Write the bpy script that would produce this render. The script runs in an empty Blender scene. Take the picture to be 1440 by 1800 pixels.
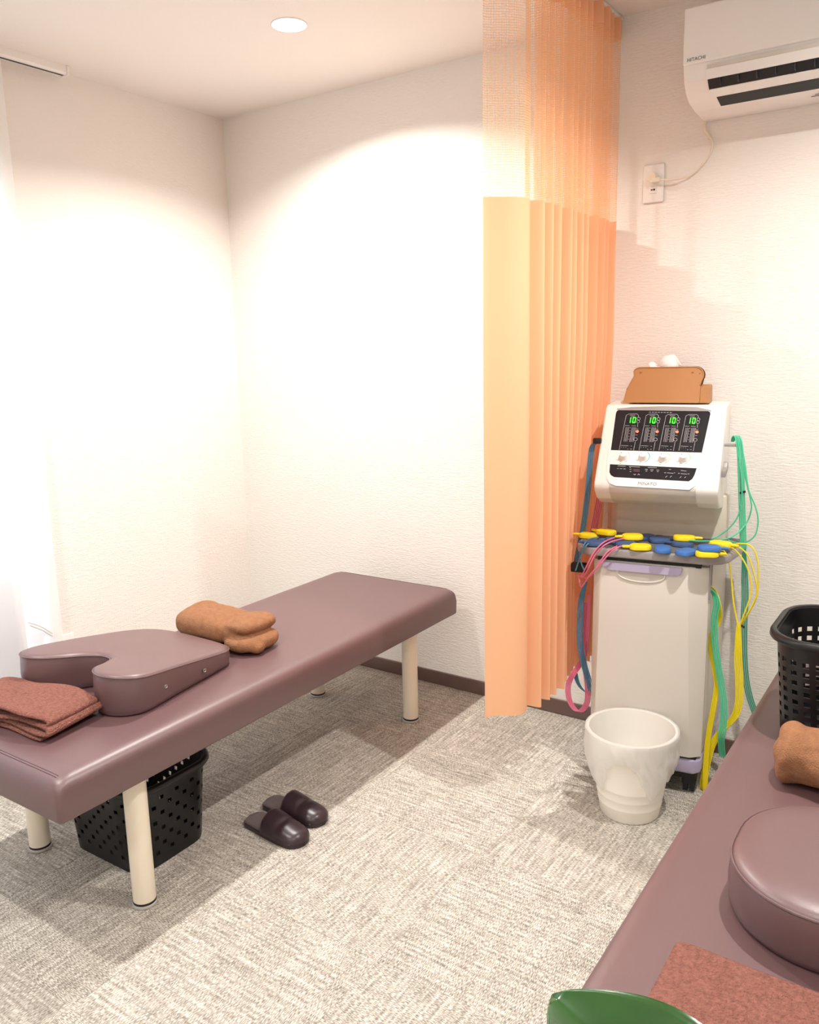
import bpy, bmesh, math, random
from math import sin, cos, pi, radians, sqrt, hypot
from mathutils import Vector, Matrix, Euler, noise
random.seed(7)
SC = bpy.context.scene
COL = SC.collection

# ------------------------------------------------------------------ camera
H = 1.45
CAM_ROT = (1.37850585, 0.02211205, 0.60124469)
F_PX = 1441.46
cam_d = bpy.data.cameras.new('camera'); cam = bpy.data.objects.new('camera', cam_d); COL.objects.link(cam)
cam.location = (0, 0, H); cam.rotation_euler = CAM_ROT
cam_d.sensor_fit = 'HORIZONTAL'; cam_d.sensor_width = 36; cam_d.lens = 36 * F_PX / 1440
cam_d.clip_start = 0.02
SC.camera = cam
# ------------------------------------------------------------------ light and exposure
SC.view_settings.view_transform = 'Standard'; SC.view_settings.look = 'None'
SC.view_settings.gamma = 1; SC.view_settings.use_curve_mapping = False
SC.view_settings.exposure = 0.47
W = bpy.data.worlds.new('world'); SC.world = W; W.use_nodes = True
W.node_tree.nodes['Background'].inputs[0].default_value = (0.72, 0.84, 1.0, 1)
W.node_tree.nodes['Background'].inputs[1].default_value = 1.2
CEIL = 2.53; BACK = 2.888; LEFT = -3.005; RIGHT = 1.35; FRONT = -2.4
LIGHTS = [(-2.0, 2.25, 31), (-2.0, 0.60, 19), (-0.12, 1.87, 26), (-0.12, 0.25, 13), (-1.1, -1.3, 17), (0.6, -1.3, 12)]  # last two are unseen, added behind the camera as ambient fill
WARM = (1.0, 0.965, 0.92)
def area(name, loc, rot, sx, sy, power, col, shape='RECTANGLE', spread=pi):
    l = bpy.data.lights.new(name, 'AREA'); l.shape = shape; l.size = sx; l.size_y = sy
    l.energy = power; l.color = col; l.spread = spread
    o = bpy.data.objects.new(name, l); COL.objects.link(o); o.location = loc; o.rotation_euler = rot
    return o
# daylight falling in through the window opening of the left wall
area('window_daylight', (LEFT - 0.25, 0.55, 1.2), (0, -pi / 2, 0), 2.1, 2.3, 14, (0.80, 0.88, 1.0))

# ------------------------------------------------------------------ helpers
RM = Euler(CAM_ROT).to_matrix()
def ray(px, py): return RM @ Vector(((px - 720) / F_PX, -(py - 900) / F_PX, -1))
def hit(px, py, p0, n):
    d = ray(px, py); n = Vector(n); o = Vector((0, 0, H)); t = n.dot(Vector(p0) - o) / n.dot(d); return o + d * t
def onz(px, py, z): return hit(px, py, (0, 0, z), (0, 0, 1))
def ony(px, py, y): return hit(px, py, (0, y, 0), (0, 1, 0))
def onx(px, py, x): return hit(px, py, (x, 0, 0), (1, 0, 0))

def lin(c):
    if isinstance(c, str): c = tuple(int(c[i:i + 2], 16) / 255 for i in (0, 2, 4))
    return tuple(((v / 12.92) if v <= .04045 else ((v + .055) / 1.055) ** 2.4) for v in c)
def mat(name, col, rough=.5, metal=0, spec=.5, bump=None, emis=None, sheen=0, coat=0, var=None, trans=None):
    """bump=(scale, strength, distance[, stretch]); var=(scale, amount)"""
    m = bpy.data.materials.new(name); m.use_nodes = True; nt = m.node_tree; b = nt.nodes['Principled BSDF']
    c = lin(col); b.inputs['Base Color'].default_value = (*c, 1); b.inputs['Roughness'].default_value = rough
    b.inputs['Metallic'].default_value = metal; b.inputs['Specular IOR Level'].default_value = spec
    if coat: b.inputs['Coat Weight'].default_value = coat; b.inputs['Coat Roughness'].default_value = .15
    if sheen:
        b.inputs['Sheen Weight'].default_value = sheen; b.inputs['Sheen Roughness'].default_value = .5
        b.inputs['Sheen Tint'].default_value = (*[min(1, v * 1.6 + .1) for v in c], 1)
    if emis: b.inputs['Emission Color'].default_value = (*lin(emis[0]), 1); b.inputs['Emission Strength'].default_value = emis[1]
    tc = nt.nodes.new('ShaderNodeTexCoord')
    if bump:
        mp = nt.nodes.new('ShaderNodeMapping'); nz = nt.nodes.new('ShaderNodeTexNoise'); bp = nt.nodes.new('ShaderNodeBump')
        st = bump[3] if len(bump) > 3 else (1, 1, 1)
        mp.inputs['Scale'].default_value = st; nz.inputs['Scale'].default_value = bump[0]; nz.inputs['Detail'].default_value = 3
        bp.inputs['Strength'].default_value = bump[1]; bp.inputs['Distance'].default_value = bump[2]
        nt.links.new(tc.outputs['Object'], mp.inputs[0]); nt.links.new(mp.outputs[0], nz.inputs['Vector'])
        nt.links.new(nz.outputs[0], bp.inputs['Height']); nt.links.new(bp.outputs[0], b.inputs['Normal'])
    if var:
        nz = nt.nodes.new('ShaderNodeTexNoise'); nz.inputs['Scale'].default_value = var[0]; nz.inputs['Detail'].default_value = 6
        rp = nt.nodes.new('ShaderNodeValToRGB'); e = rp.color_ramp.elements
        e[0].position = .3; e[1].position = .7
        e[0].color = (*[v * (1 - var[1]) for v in c], 1); e[1].color = (*[min(1, v * (1 + var[1])) for v in c], 1)
        nt.links.new(tc.outputs['Object'], nz.inputs['Vector']); nt.links.new(nz.outputs[0], rp.inputs[0])
        nt.links.new(rp.outputs[0], b.inputs['Base Color'])
    if trans:
        tl = nt.nodes.new('ShaderNodeBsdfTranslucent'); tl.inputs[0].default_value = (*lin(trans[0]), 1)
        mx = nt.nodes.new('ShaderNodeMixShader'); mx.inputs[0].default_value = trans[1]
        out = nt.nodes['Material Output']
        nt.links.new(b.outputs[0], mx.inputs[1]); nt.links.new(tl.outputs[0], mx.inputs[2])
        last = mx
        if len(trans) > 2:
            tr = nt.nodes.new('ShaderNodeBsdfTransparent'); m2 = nt.nodes.new('ShaderNodeMixShader'); m2.inputs[0].default_value = trans[2]
            nt.links.new(mx.outputs[0], m2.inputs[1]); nt.links.new(tr.outputs[0], m2.inputs[2]); last = m2
        nt.links.new(last.outputs[0], out.inputs[0])
    return m

def obj(name, bm, m, parent=None, smooth=True, angle=40):
    me = bpy.data.meshes.new(name); bmesh.ops.recalc_face_normals(bm, faces=bm.faces[:]) if bm.faces else None
    bm.to_mesh(me); bm.free(); me.materials.append(m)
    if smooth:
        me.polygons.foreach_set('use_smooth', [True] * len(me.polygons))
        try: me.set_sharp_from_angle(angle=radians(angle))
        except Exception: pass
    o = bpy.data.objects.new(name, me); COL.objects.link(o)
    if parent: o.parent = parent
    return o
def tag(o, label, cat, group=None, kind=None):
    if label: o['label'] = label
    if cat: o['category'] = cat
    if group: o['group'] = group
    if kind: o['kind'] = kind
    return o
def thing(name, label, cat, loc=(0, 0, 0), rz=0, group=None):
    o = bpy.data.objects.new(name, None); COL.objects.link(o); o.empty_display_size = .05
    o.location = loc; o.rotation_euler = (0, 0, rz); return tag(o, label, cat, group)
def struct(name, bm, m, parent=None, **k):
    o = obj(name, bm, m, parent, **k)
    if not parent: o['kind'] = 'structure'
    return o
def dup(root, loc, rz, label=None, group=None):
    r = root.copy(); COL.objects.link(r); r.location = loc; r.rotation_euler = (0, 0, rz)
    if label: r['label'] = label
    if group: r['group'] = group
    for ch in list(root.children):
        c = ch.copy(); COL.objects.link(c); c.parent = r
        for g in list(ch.children):
            d = g.copy(); COL.objects.link(d); d.parent = c
    return r
def box(bm, x0, x1, y0, y1, z0, z1, bev=0, seg=3, M=None):
    r = bmesh.ops.create_cube(bm, size=1)
    vs = r['verts']
    bmesh.ops.transform(bm, matrix=Matrix.Translation(((x0 + x1) / 2, (y0 + y1) / 2, (z0 + z1) / 2)) @ Matrix.Diagonal((x1 - x0, y1 - y0, z1 - z0, 1)), verts=vs)
    if bev:
        es = list({e for v in vs for e in v.link_edges})
        g = bmesh.ops.bevel(bm, geom=es, offset=bev, segments=seg, profile=.5, affect='EDGES')
        vs = list({v for f in g['faces'] for v in f.verts} | {v for v in vs if v.is_valid})
    if M is not None: bmesh.ops.transform(bm, matrix=M, verts=vs)
    return bm
def cyl(bm, p, r, h, seg=32, r2=None, M=None, cap=True):
    g = bmesh.ops.create_cone(bm, cap_ends=cap, segments=seg, radius1=r, radius2=r if r2 is None else r2, depth=h,
                              matrix=(M or Matrix.Identity(4)) @ Matrix.Translation((p[0], p[1], p[2] + h / 2)))
    return g['verts']
def lathe(bm, prof, seg=48, c=(0, 0), M=None):
    rings = []
    for r, z in prof:
        ring = []
        for i in range(seg):
            a = 2 * pi * i / seg; v = Vector((c[0] + r * cos(a), c[1] + r * sin(a), z))
            ring.append(bm.verts.new(M @ v if M else v))
        rings.append(ring)
    for a, b in zip(rings, rings[1:]):
        for i in range(seg):
            j = (i + 1) % seg; bm.faces.new((a[i], a[j], b[j], b[i]))
    return rings
def loft(bm, rings, closed=True, cap=False):
    R = [[bm.verts.new(p) for p in r] for r in rings]
    n = len(R[0])
    for a, b in zip(R, R[1:]):
        for i in range(n if closed else n - 1):
            j = (i + 1) % n; bm.faces.new((a[i], a[j], b[j], b[i]))
    if cap:
        bm.faces.new(R[0][::-1]); bm.faces.new(R[-1])
    return R
def catmull(P, n=8, closed=False):
    P = [Vector(p) for p in P]; out = []
    N = len(P)
    for i in range(N if closed else N - 1):
        if closed: a, b, c, d = P[(i - 1) % N], P[i], P[(i + 1) % N], P[(i + 2) % N]
        else: a, b, c, d = P[max(i - 1, 0)], P[i], P[i + 1], P[min(i + 2, N - 1)]
        for k in range(n):
            t = k / n
            out.append(.5 * ((2 * b) + (c - a) * t + (2 * a - 5 * b + 4 * c - d) * t * t + (-a + 3 * b - 3 * c + d) * t ** 3))
    if not closed: out.append(P[-1].copy())
    return out
def tube(bm, pts, r, seg=8, closed=False, cap=True):
    pts = [Vector(p) for p in pts]; n = len(pts); rings = []; up = None
    for i, p in enumerate(pts):
        if closed: t = pts[(i + 1) % n] - pts[i - 1]
        else: t = pts[min(i + 1, n - 1)] - pts[max(i - 1, 0)]
        if t.length < 1e-9: t = Vector((0, 0, 1))
        t.normalize()
        if up is None: up = t.orthogonal().normalized()
        up = (up - t * up.dot(t)); up = up.normalized() if up.length > 1e-6 else t.orthogonal().normalized()
        b = t.cross(up); rr = r(i / (n - 1)) if callable(r) else r
        rings.append([bm.verts.new(p + up * rr * cos(2 * pi * k / seg) + b * rr * sin(2 * pi * k / seg)) for k in range(seg)])
    for a, b in zip(rings, rings[1:] + (rings[:1] if closed else [])):
        for i in range(seg):
            j = (i + 1) % seg; bm.faces.new((a[i], a[j], b[j], b[i]))
    if cap and not closed:
        bm.faces.new(rings[0][::-1]); bm.faces.new(rings[-1])
def prism(bm, poly, axis, a, b, bev=0, seg=3):
    """poly 2d -> extruded along axis ('x': poly=(y,z), 'y': poly=(x,z), 'z': poly=(x,y))"""
    def P(p, t):
        return {'x': (t, p[0], p[1]), 'y': (p[0], t, p[1]), 'z': (p[0], p[1], t)}[axis]
    A = [bm.verts.new(P(p, a)) for p in poly]; B = [bm.verts.new(P(p, b)) for p in poly]
    fs = [bm.faces.new(A), bm.faces.new(B[::-1])]
    n = len(poly)
    for i in range(n): fs.append(bm.faces.new((A[i], B[i], B[(i + 1) % n], A[(i + 1) % n])))
    bmesh.ops.recalc_face_normals(bm, faces=fs)
    if bev:
        es = list({e for f in fs for e in f.edges})
        bmesh.ops.bevel(bm, geom=es, offset=bev, segments=seg, profile=.5, affect='EDGES', clamp_overlap=True)
def rrect(x0, x1, y0, y1, r, n=6):
    out = []
    for cx, cy, a0 in ((x1 - r, y1 - r, 0), (x0 + r, y1 - r, 90), (x0 + r, y0 + r, 180), (x1 - r, y0 + r, 270)):
        for k in range(n + 1):
            a = radians(a0 + 90 * k / n); out.append((cx + r * cos(a), cy + r * sin(a)))
    return out
def bake(o, mods):
    """apply modifiers by evaluating the object and swapping its mesh"""
    for typ, kw in mods:
        m = o.modifiers.new(typ, typ)
        for k, v in kw.items(): setattr(m, k, v)
    dg = bpy.context.evaluated_depsgraph_get(); dg.update()
    me = bpy.data.meshes.new_from_object(o.evaluated_get(dg)); old = o.data
    mats = list(old.materials); o.modifiers.clear(); o.data = me
    if not me.materials:
        for mm in mats: me.materials.append(mm)
    me.polygons.foreach_set('use_smooth', [True] * len(me.polygons))
    return o
def wobble(o, scale, amt, seed=0, zmin=None, fine=None):
    me = o.data; off = Vector((seed * 3.1, seed * 1.7, seed))
    ns = [v.normal.copy() for v in me.vertices]
    for v, n in zip(me.vertices, ns):
        d = noise.noise(v.co * scale + off) * amt
        if fine: d += noise.noise(v.co * fine[0] + off) * fine[1]
        q = v.co + n * d
        if zmin is not None and q.z < zmin: q.z = zmin
        v.co = q
def text_obj(name, body, size, m, matrix, parent, extrude=.0006, shear=0, offset=0):
    cu = bpy.data.curves.new(name, 'FONT'); cu.body = body; cu.size = size; cu.extrude = extrude; cu.align_x = 'CENTER'; cu.align_y = 'CENTER'
    cu.shear = shear; cu.offset = offset
    t = bpy.data.objects.new(name + '_tmp', cu); COL.objects.link(t)
    dg = bpy.context.evaluated_depsgraph_get(); dg.update()
    me = bpy.data.meshes.new_from_object(t.evaluated_get(dg)); bpy.data.objects.remove(t); 
    me.name = name; me.materials.clear(); me.materials.append(m)
    me.transform(matrix)
    o = bpy.data.objects.new(name, me); COL.objects.link(o)
    if parent: o.parent = parent
    return o

# ------------------------------------------------------------------ materials
def wallpaper(name, col, strength=.5):
    m = bpy.data.materials.new(name); m.use_nodes = True; nt = m.node_tree; b = nt.nodes['Principled BSDF']
    b.inputs['Base Color'].default_value = (*lin(col), 1); b.inputs['Roughness'].default_value = .85; b.inputs['Specular IOR Level'].default_value = .25
    tc = nt.nodes.new('ShaderNodeTexCoord'); mp = nt.nodes.new('ShaderNodeMapping'); mp.inputs['Scale'].default_value = (28, 28, 150)
    n1 = nt.nodes.new('ShaderNodeTexNoise'); n1.inputs['Scale'].default_value = 1.3; n1.inputs['Detail'].default_value = 2; n1.inputs['Distortion'].default_value = .6
    mp2 = nt.nodes.new('ShaderNodeMapping'); mp2.inputs['Scale'].default_value = (210, 210, 60)
    n2 = nt.nodes.new('ShaderNodeTexNoise'); n2.inputs['Scale'].default_value = 1; n2.inputs['Detail'].default_value = 2
    ad = nt.nodes.new('ShaderNodeMath'); ad.operation = 'MULTIPLY_ADD'; ad.inputs[1].default_value = .45
    bp = nt.nodes.new('ShaderNodeBump'); bp.inputs['Strength'].default_value = strength; bp.inputs['Distance'].default_value = .004
    L = nt.links.new
    L(tc.outputs['Object'], mp.inputs[0]); L(tc.outputs['Object'], mp2.inputs[0]); L(mp.outputs[0], n1.inputs['Vector']); L(mp2.outputs[0], n2.inputs['Vector'])
    L(n2.outputs[0], ad.inputs[0]); L(n1.outputs[0], ad.inputs[2]); L(ad.outputs[0], bp.inputs['Height']); L(bp.outputs[0], b.inputs['Normal'])
    return m
def carpet():
    m = bpy.data.materials.new('carpet'); m.use_nodes = True; nt = m.node_tree; b = nt.nodes['Principled BSDF']; L = nt.links.new
    N = nt.nodes.new
    b.inputs['Roughness'].default_value = .95; b.inputs['Specular IOR Level'].default_value = .1
    tc = N('ShaderNodeTexCoord')
    ch = N('ShaderNodeTexChecker'); ch.inputs['Scale'].default_value = 2.0; ch.inputs[1].default_value = (1, 1, 1, 1); ch.inputs[2].default_value = (0, 0, 0, 1)
    of = N('ShaderNodeMapping'); of.inputs['Location'].default_value = (0.08, 0.12, 0.25); L(tc.outputs['Object'], of.inputs[0]); L(of.outputs[0], ch.inputs['Vector'])
    def fib(sx, sy):
        mp = N('ShaderNodeMapping'); mp.inputs['Scale'].default_value = (sx, sy, 1); L(tc.outputs['Object'], mp.inputs[0])
        n = N('ShaderNodeTexNoise'); n.inputs['Scale'].default_value = 1; n.inputs['Detail'].default_value = 1.5; n.inputs['Roughness'].default_value = .6; L(mp.outputs[0], n.inputs['Vector']); return n
    def mixv(a, c, f=None, fac=.5):
        x = N('ShaderNodeMix'); x.data_type = 'FLOAT'
        if f is not None: L(f, x.inputs[0])
        else: x.inputs[0].default_value = fac
        L(a, x.inputs[2]); L(c, x.inputs[3]); return x.outputs[0]
    fine = mixv(fib(100, 520).outputs[0], fib(520, 100).outputs[0], ch.outputs[1])
    coarse = mixv(fib(9, 45).outputs[0], fib(45, 9).outputs[0], ch.outputs[1])
    cross = mixv(fib(120, 7).outputs[0], fib(7, 120).outputs[0], ch.outputs[1])
    v = mixv(fine, coarse, fac=.15); v = mixv(v, cross, fac=.24)
    rp = N('ShaderNodeValToRGB'); e = rp.color_ramp.elements
    e[0].position = .38; e[1].position = .62
    e[0].color = (*lin('7b746b'), 1); e[1].color = (*lin('e9e3d8'), 1)
    mid = e.new(.5); mid.color = (*lin('b3aba0'), 1)
    L(v, rp.inputs[0])
    # tile joints
    br = N('ShaderNodeTexBrick'); br.offset = 0; br.inputs['Scale'].default_value = 1; br.inputs['Mortar Size'].default_value = .0016; br.inputs['Mortar Smooth'].default_value = .3
    br.inputs['Brick Width'].default_value = .5; br.inputs['Row Height'].default_value = .5
    br.inputs['Color1'].default_value = br.inputs['Color2'].default_value = (1, 1, 1, 1); br.inputs['Mortar'].default_value = (.82, .82, .82, 1)
    L(of.outputs[0], br.inputs['Vector'])
    mu = N('ShaderNodeMix'); mu.data_type = 'RGBA'; mu.blend_type = 'MULTIPLY'; mu.inputs[0].default_value = 1
    L(rp.outputs[0], mu.inputs[6]); L(br.outputs[0], mu.inputs[7]); L(mu.outputs[2], b.inputs['Base Color'])
    bp = N('ShaderNodeBump'); bp.inputs['Strength'].default_value = .6; bp.inputs['Distance'].default_value = .004
    L(fine, bp.inputs['Height']); L(bp.outputs[0], b.inputs['Normal'])
    return m
def net(name, col, cover=.55):
    m = bpy.data.materials.new(name); m.use_nodes = True; nt = m.node_tree; b = nt.nodes['Principled BSDF']; L = nt.links.new; N = nt.nodes.new
    b.inputs['Base Color'].default_value = (*lin(col), 1); b.inputs['Roughness'].default_value = .8
    tl = N('ShaderNodeBsdfTranslucent'); tl.inputs[0].default_value = (*lin(col), 1)
    m1 = N('ShaderNodeMixShader'); m1.inputs[0].default_value = .45; L(b.outputs[0], m1.inputs[1]); L(tl.outputs[0], m1.inputs[2])
    uv = N('ShaderNodeUVMap')
    sp = N('ShaderNodeSeparateXYZ'); L(uv.outputs[0], sp.inputs[0])
    nz = N('ShaderNodeTexNoise'); nz.inputs['Scale'].default_value = 55; L(uv.outputs[0], nz.inputs['Vector'])
    def line(src, per, w, wob):
        a = N('ShaderNodeMath'); a.operation = 'MULTIPLY_ADD'; L(nz.outputs[0], a.inputs[0]); a.inputs[1].default_value = wob; L(src, a.inputs[2])
        d = N('ShaderNodeMath'); d.operation = 'DIVIDE'; L(a.outputs[0], d.inputs[0]); d.inputs[1].default_value = per
        f = N('ShaderNodeMath'); f.operation = 'FRACT'; L(d.outputs[0], f.inputs[0])
        g = N('ShaderNodeMath'); g.operation = 'LESS_THAN'; L(f.outputs[0], g.inputs[0]); g.inputs[1].default_value = w; return g.outputs[0]
    mx = N('ShaderNodeMath'); mx.operation = 'MAXIMUM'
    L(line(sp.outputs[0], .0045, .24, .002), mx.inputs[0]); L(line(sp.outputs[1], .0065, .22, .006), mx.inputs[1])
    tr = N('ShaderNodeBsdfTransparent'); m2 = N('ShaderNodeMixShader')
    L(mx.outputs[0], m2.inputs[0]); L(tr.outputs[0], m2.inputs[1]); L(m1.outputs[0], m2.inputs[2]); L(m2.outputs[0], nt.nodes['Material Output'].inputs[0])
    return m
M_WALL = wallpaper('woven_white_wallpaper', 'f1ece6')
M_CEIL = mat('ceiling_paper', 'f0e9e2', .9, spec=.2, bump=(180, .25, .002))
M_FLOOR = carpet()
M_BASE = mat('brown_vinyl_baseboard', '6d5852', .55)
M_VINYL = mat('brown_vinyl_leather', '674b4c', .42, spec=.9, bump=(420, .12, .001))
M_SEAM = mat('brown_thread', '57393b', .5)
M_CREAM = mat('cream_painted_steel', 'ede2cf', .35, spec=.5)
M_RUB = mat('black_rubber', '161214', .6)
M_CLEAR = mat('grey_plastic_glide', 'b9b4b0', .25)
M_CHROME = mat('chrome', 'c9c5c2', .22, metal=1)
M_BLACK = mat('black_basket_plastic', '0d0d10', .35, spec=.5)
M_TAN = mat('tan_fleece', '92674b', .95, spec=.1, sheen=.12, bump=(300, .7, .004), var=(60, .14))
M_RED = mat('reddish_brown_terry', '8c5d52', .95, spec=.1, sheen=.15, bump=(230, .9, .009), var=(130, .22))
M_SLIP = mat('dark_brown_slipper_vinyl', '33242a', .33, spec=.5, bump=(300, .08, .001))
M_INSOLE = mat('grey_brown_insole', '5d4d4f', .5)
M_WHITE = mat('white_plastic', 'f2efec', .35)
M_WHITE2 = mat('cool_white_plastic', 'eff0f6', .35)
M_BODY = mat('warm_grey_machine_plastic', 'd9d2c8', .38)
M_CONS = mat('white_machine_plastic', 'f0ece6', .32)
M_GREY = mat('grey_machine_plastic', '9b9593', .4)
M_LAV = mat('lavender_plastic', 'b5abc9', .4)
M_PANEL = mat('black_panel_film', '15131b', .25)
M_MARK = mat('white_panel_print', 'cfcccf', .5)
M_LED = mat('green_led_digits', '30ff20', .4, emis=('3dff28', 2.2))
M_ORANGE = mat('lit_orange_button', 'ff7a5a', .4, emis=('ff6a48', .9))
M_CURT = mat('peach_curtain_cloth', 'f5c39b', .85, spec=.1, trans=('f8b68e', .28), bump=(500, .1, .001))
M_NET = net('peach_curtain_net', 'f8c598')
M_SHEER = mat('white_sheer_cloth', 'ffffff', .8, trans=('ffffff', .6))
M_BAG = mat('thin_white_plastic_film', 'fbfaf8', .28, trans=('ffffff', .5, .28))
M_BIN = mat('white_bin_plastic', 'faf4e9', .4)
M_BROWNL = mat('tan_leatherette', 'b07a48', .45, bump=(350, .1, .001))
M_BROWND = mat('dark_brown_lining', '6b4a35', .6)
M_TISS = mat('white_tissue_paper', 'ffffff', .9, trans=('ffffff', .3))
M_BLUE = mat('blue_pad_rubber', '3f73b8', .45)
M_DBLUE = mat('dusky_blue_pad_rubber', '3d5884', .5)
M_YEL = mat('yellow_pad_rubber', 'f0d820', .45)
M_WY = mat('yellow_wire', 'f2dc1e', .4)
M_WG = mat('green_wire', '4fc79b', .4)
M_WG2 = mat('deep_green_wire', '3f9d83', .45)
M_WB = mat('blue_wire', '4d88a8', .45)
M_WP = mat('pink_wire', 'e8799c', .4)
M_LEAF = mat('glossy_leaf', '1c4414', .24, spec=.7, var=(14, .3))
M_STEM = mat('green_stem', '4d7a3a', .5)
M_POT = mat('white_glazed_pot', 'e9e6e0', .3)
M_SOIL = mat('potting_soil', '3b2c22', .95, bump=(80, 1, .01))
M_LAMP = mat('lamp_glass', 'ffffff', .4, emis=('fff4e4', 14))
M_DARK = mat('dark_vent', '14171c', .5)
M_TXT = mat('grey_lettering', '6e6a6c', .5)
M_ALU = mat('window_aluminium', 'd8d8d8', .35, metal=.6)
M_GLASS = bpy.data.materials.new('window_glass'); M_GLASS.use_nodes = True
_b = M_GLASS.node_tree.nodes['Principled BSDF']; _b.inputs['Transmission Weight'].default_value = 1; _b.inputs['Roughness'].default_value = 0; _b.inputs['IOR'].default_value = 1.05

# ------------------------------------------------------------------ room
bm = bmesh.new(); box(bm, LEFT - .2, RIGHT + .2, FRONT - .2, BACK + .2, -.1, 0); struct('floor', bm, M_FLOOR, smooth=False)
# ceiling with real holes for the recessed downlights
bm = bmesh.new()
cr = [(LEFT - .2, FRONT - .2), (RIGHT + .2, FRONT - .2), (RIGHT + .2, BACK + .2), (LEFT - .2, BACK + .2)]
def loop(bm, pts, z):
    vs = [bm.verts.new((x, y, z)) for x, y in pts]
    return [bm.edges.new((vs[i], vs[(i + 1) % len(vs)])) for i in range(len(vs))]
es = loop(bm, cr, CEIL)
for x, y, p in LIGHTS: es += loop(bm, [(x + .05 * cos(2 * pi * k / 32), y + .05 * sin(2 * pi * k / 32)) for k in range(32)], CEIL)
bmesh.ops.triangle_fill(bm, use_beauty=True, edges=es)
box(bm, LEFT - .2, RIGHT + .2, FRONT - .2, BACK + .2, CEIL + .12, CEIL + .16)
struct('ceiling', bm, M_CEIL, smooth=False)
bm = bmesh.new(); box(bm, LEFT - .2, RIGHT + .2, BACK, BACK + .12, 0, CEIL + .12); struct('wall_back', bm, M_WALL, smooth=False)
bm = bmesh.new(); box(bm, RIGHT, RIGHT + .12, FRONT, BACK, 0, CEIL + .12); struct('wall_right', bm, M_WALL, smooth=False)
bm = bmesh.new(); box(bm, LEFT - .2, RIGHT + .2, FRONT - .12, FRONT, 0, CEIL + .12); struct('wall_front', bm, M_WALL, smooth=False)
WY0, WY1, WZ0, WZ1 = -.6, 1.70, .02, 2.2
bm = bmesh.new()
box(bm, LEFT - .12, LEFT, WY1, BACK, 0, CEIL + .12); box(bm, LEFT - .12, LEFT, FRONT, WY0, 0, CEIL + .12)
box(bm, LEFT - .12, LEFT, WY0, WY1, WZ1, CEIL + .12); box(bm, LEFT - .12, LEFT, WY0, WY1, 0, WZ0)
struct('wall_left', bm, M_WALL, smooth=False)
bm = bmesh.new()
for a, b_ in ((WY0, WY0 + .04), (WY1 - .04, WY1), ((WY0 + WY1) / 2 - .03, (WY0 + WY1) / 2 + .03)): box(bm, LEFT - .1, LEFT - .04, a, b_, WZ0, WZ1, .004, 1)
for a, b_ in ((WZ0, WZ0 + .05), (WZ1 - .05, WZ1)): box(bm, LEFT - .1, LEFT - .04, WY0, WY1, a, b_, .004, 1)
w1 = struct('window_1', bm, M_ALU, smooth=False)
bm = bmesh.new(); box(bm, LEFT - .075, LEFT - .069, WY0 + .03, WY1 - .03, WZ0 + .04, WZ1 - .04); obj('window_pane', bm, M_GLASS, w1, smooth=False)
for side, args in (('back', (LEFT, RIGHT, BACK - .009, BACK)), ('left', (LEFT, LEFT + .009, WY1, BACK - .009)), ('right', (RIGHT - .009, RIGHT, FRONT, BACK - .009))):
    bm = bmesh.new(); box(bm, *args, 0, .062, .003, 2); struct('baseboard_' + side, bm, M_BASE, smooth=False)

# downlights
def make_downlight():
    t = thing('downlight', 'recessed round ceiling downlight, glowing white', 'ceiling light', (0, 0, CEIL))
    bm = bmesh.new(); lathe(bm, [(.050, .11), (.048, .03), (.0495, 0), (.058, -.004), (.060, -.001), (.0602, 0)], 40); obj('trim_ring', bm, M_WHITE, t)
    bm = bmesh.new(); lathe(bm, [(.001, .030), (.030, .031), (.044, .034), (.0475, .040)], 32); obj('lamp_lens', bm, M_LAMP, t)
    return t
dl = make_downlight()
for i, (x, y, p) in enumerate(LIGHTS):
    o = dl if i == 0 else dup(dl, (x, y, CEIL), 0, group='downlights out of view behind the camera')
    o.location = (x, y, CEIL)
    if i == 0: o['label'] = 'glowing white recessed downlight in the ceiling above the far bed, left of the curtain'
    else: o['label'] = 'unseen recessed white downlight in the ceiling outside the picture'
    area('downlight_lamp', (x, y, CEIL + .024), (0, 0, 0), .056, .056, p, WARM, 'DISK')

# curtain rail by the window and its sheer curtain
bm = bmesh.new(); prism(bm, [(-2.965, CEIL), (-2.965, CEIL - .024), (-2.957, CEIL - .030), (-2.928, CEIL - .030), (-2.92, CEIL - .024), (-2.92, CEIL)], 'y', -.9, 2.03)
t = thing('curtain_rail', 'slim white ceiling curtain rail above the window at the far left', 'curtain rail')
obj('rail_channel', bm, M_WHITE, t, smooth=False)
bm = bmesh.new(); box(bm, -2.948, -2.938, -.9, 2.028, CEIL - .0312, CEIL - .0298); obj('rail_slot', bm, M_DARK, t, smooth=False)
bm = bmesh.new(); box(bm, -2.970, -2.915, 2.03, 2.040, CEIL - .034, CEIL - .0, .003, 2); obj('end_cap', bm, M_WHITE, t)
bm = bmesh.new(); n = 240; A = []; B = []
for i in range(n + 1):
    s = i / n; y = -.55 + 2.335 * s; x = -2.943 + .014 * sin(s * 2 * pi * 19) + .006 * sin(s * 47)
    A.append(bm.verts.new((x, y, .03))); B.append(bm.verts.new((x, y, CEIL - .034)))
for i in range(n): bm.faces.new((A[i], A[i + 1], B[i + 1], B[i]))
tag(obj('sheer_curtain', bm, M_SHEER), 'bright white curtain glowing with daylight at the left edge', 'curtain')

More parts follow.
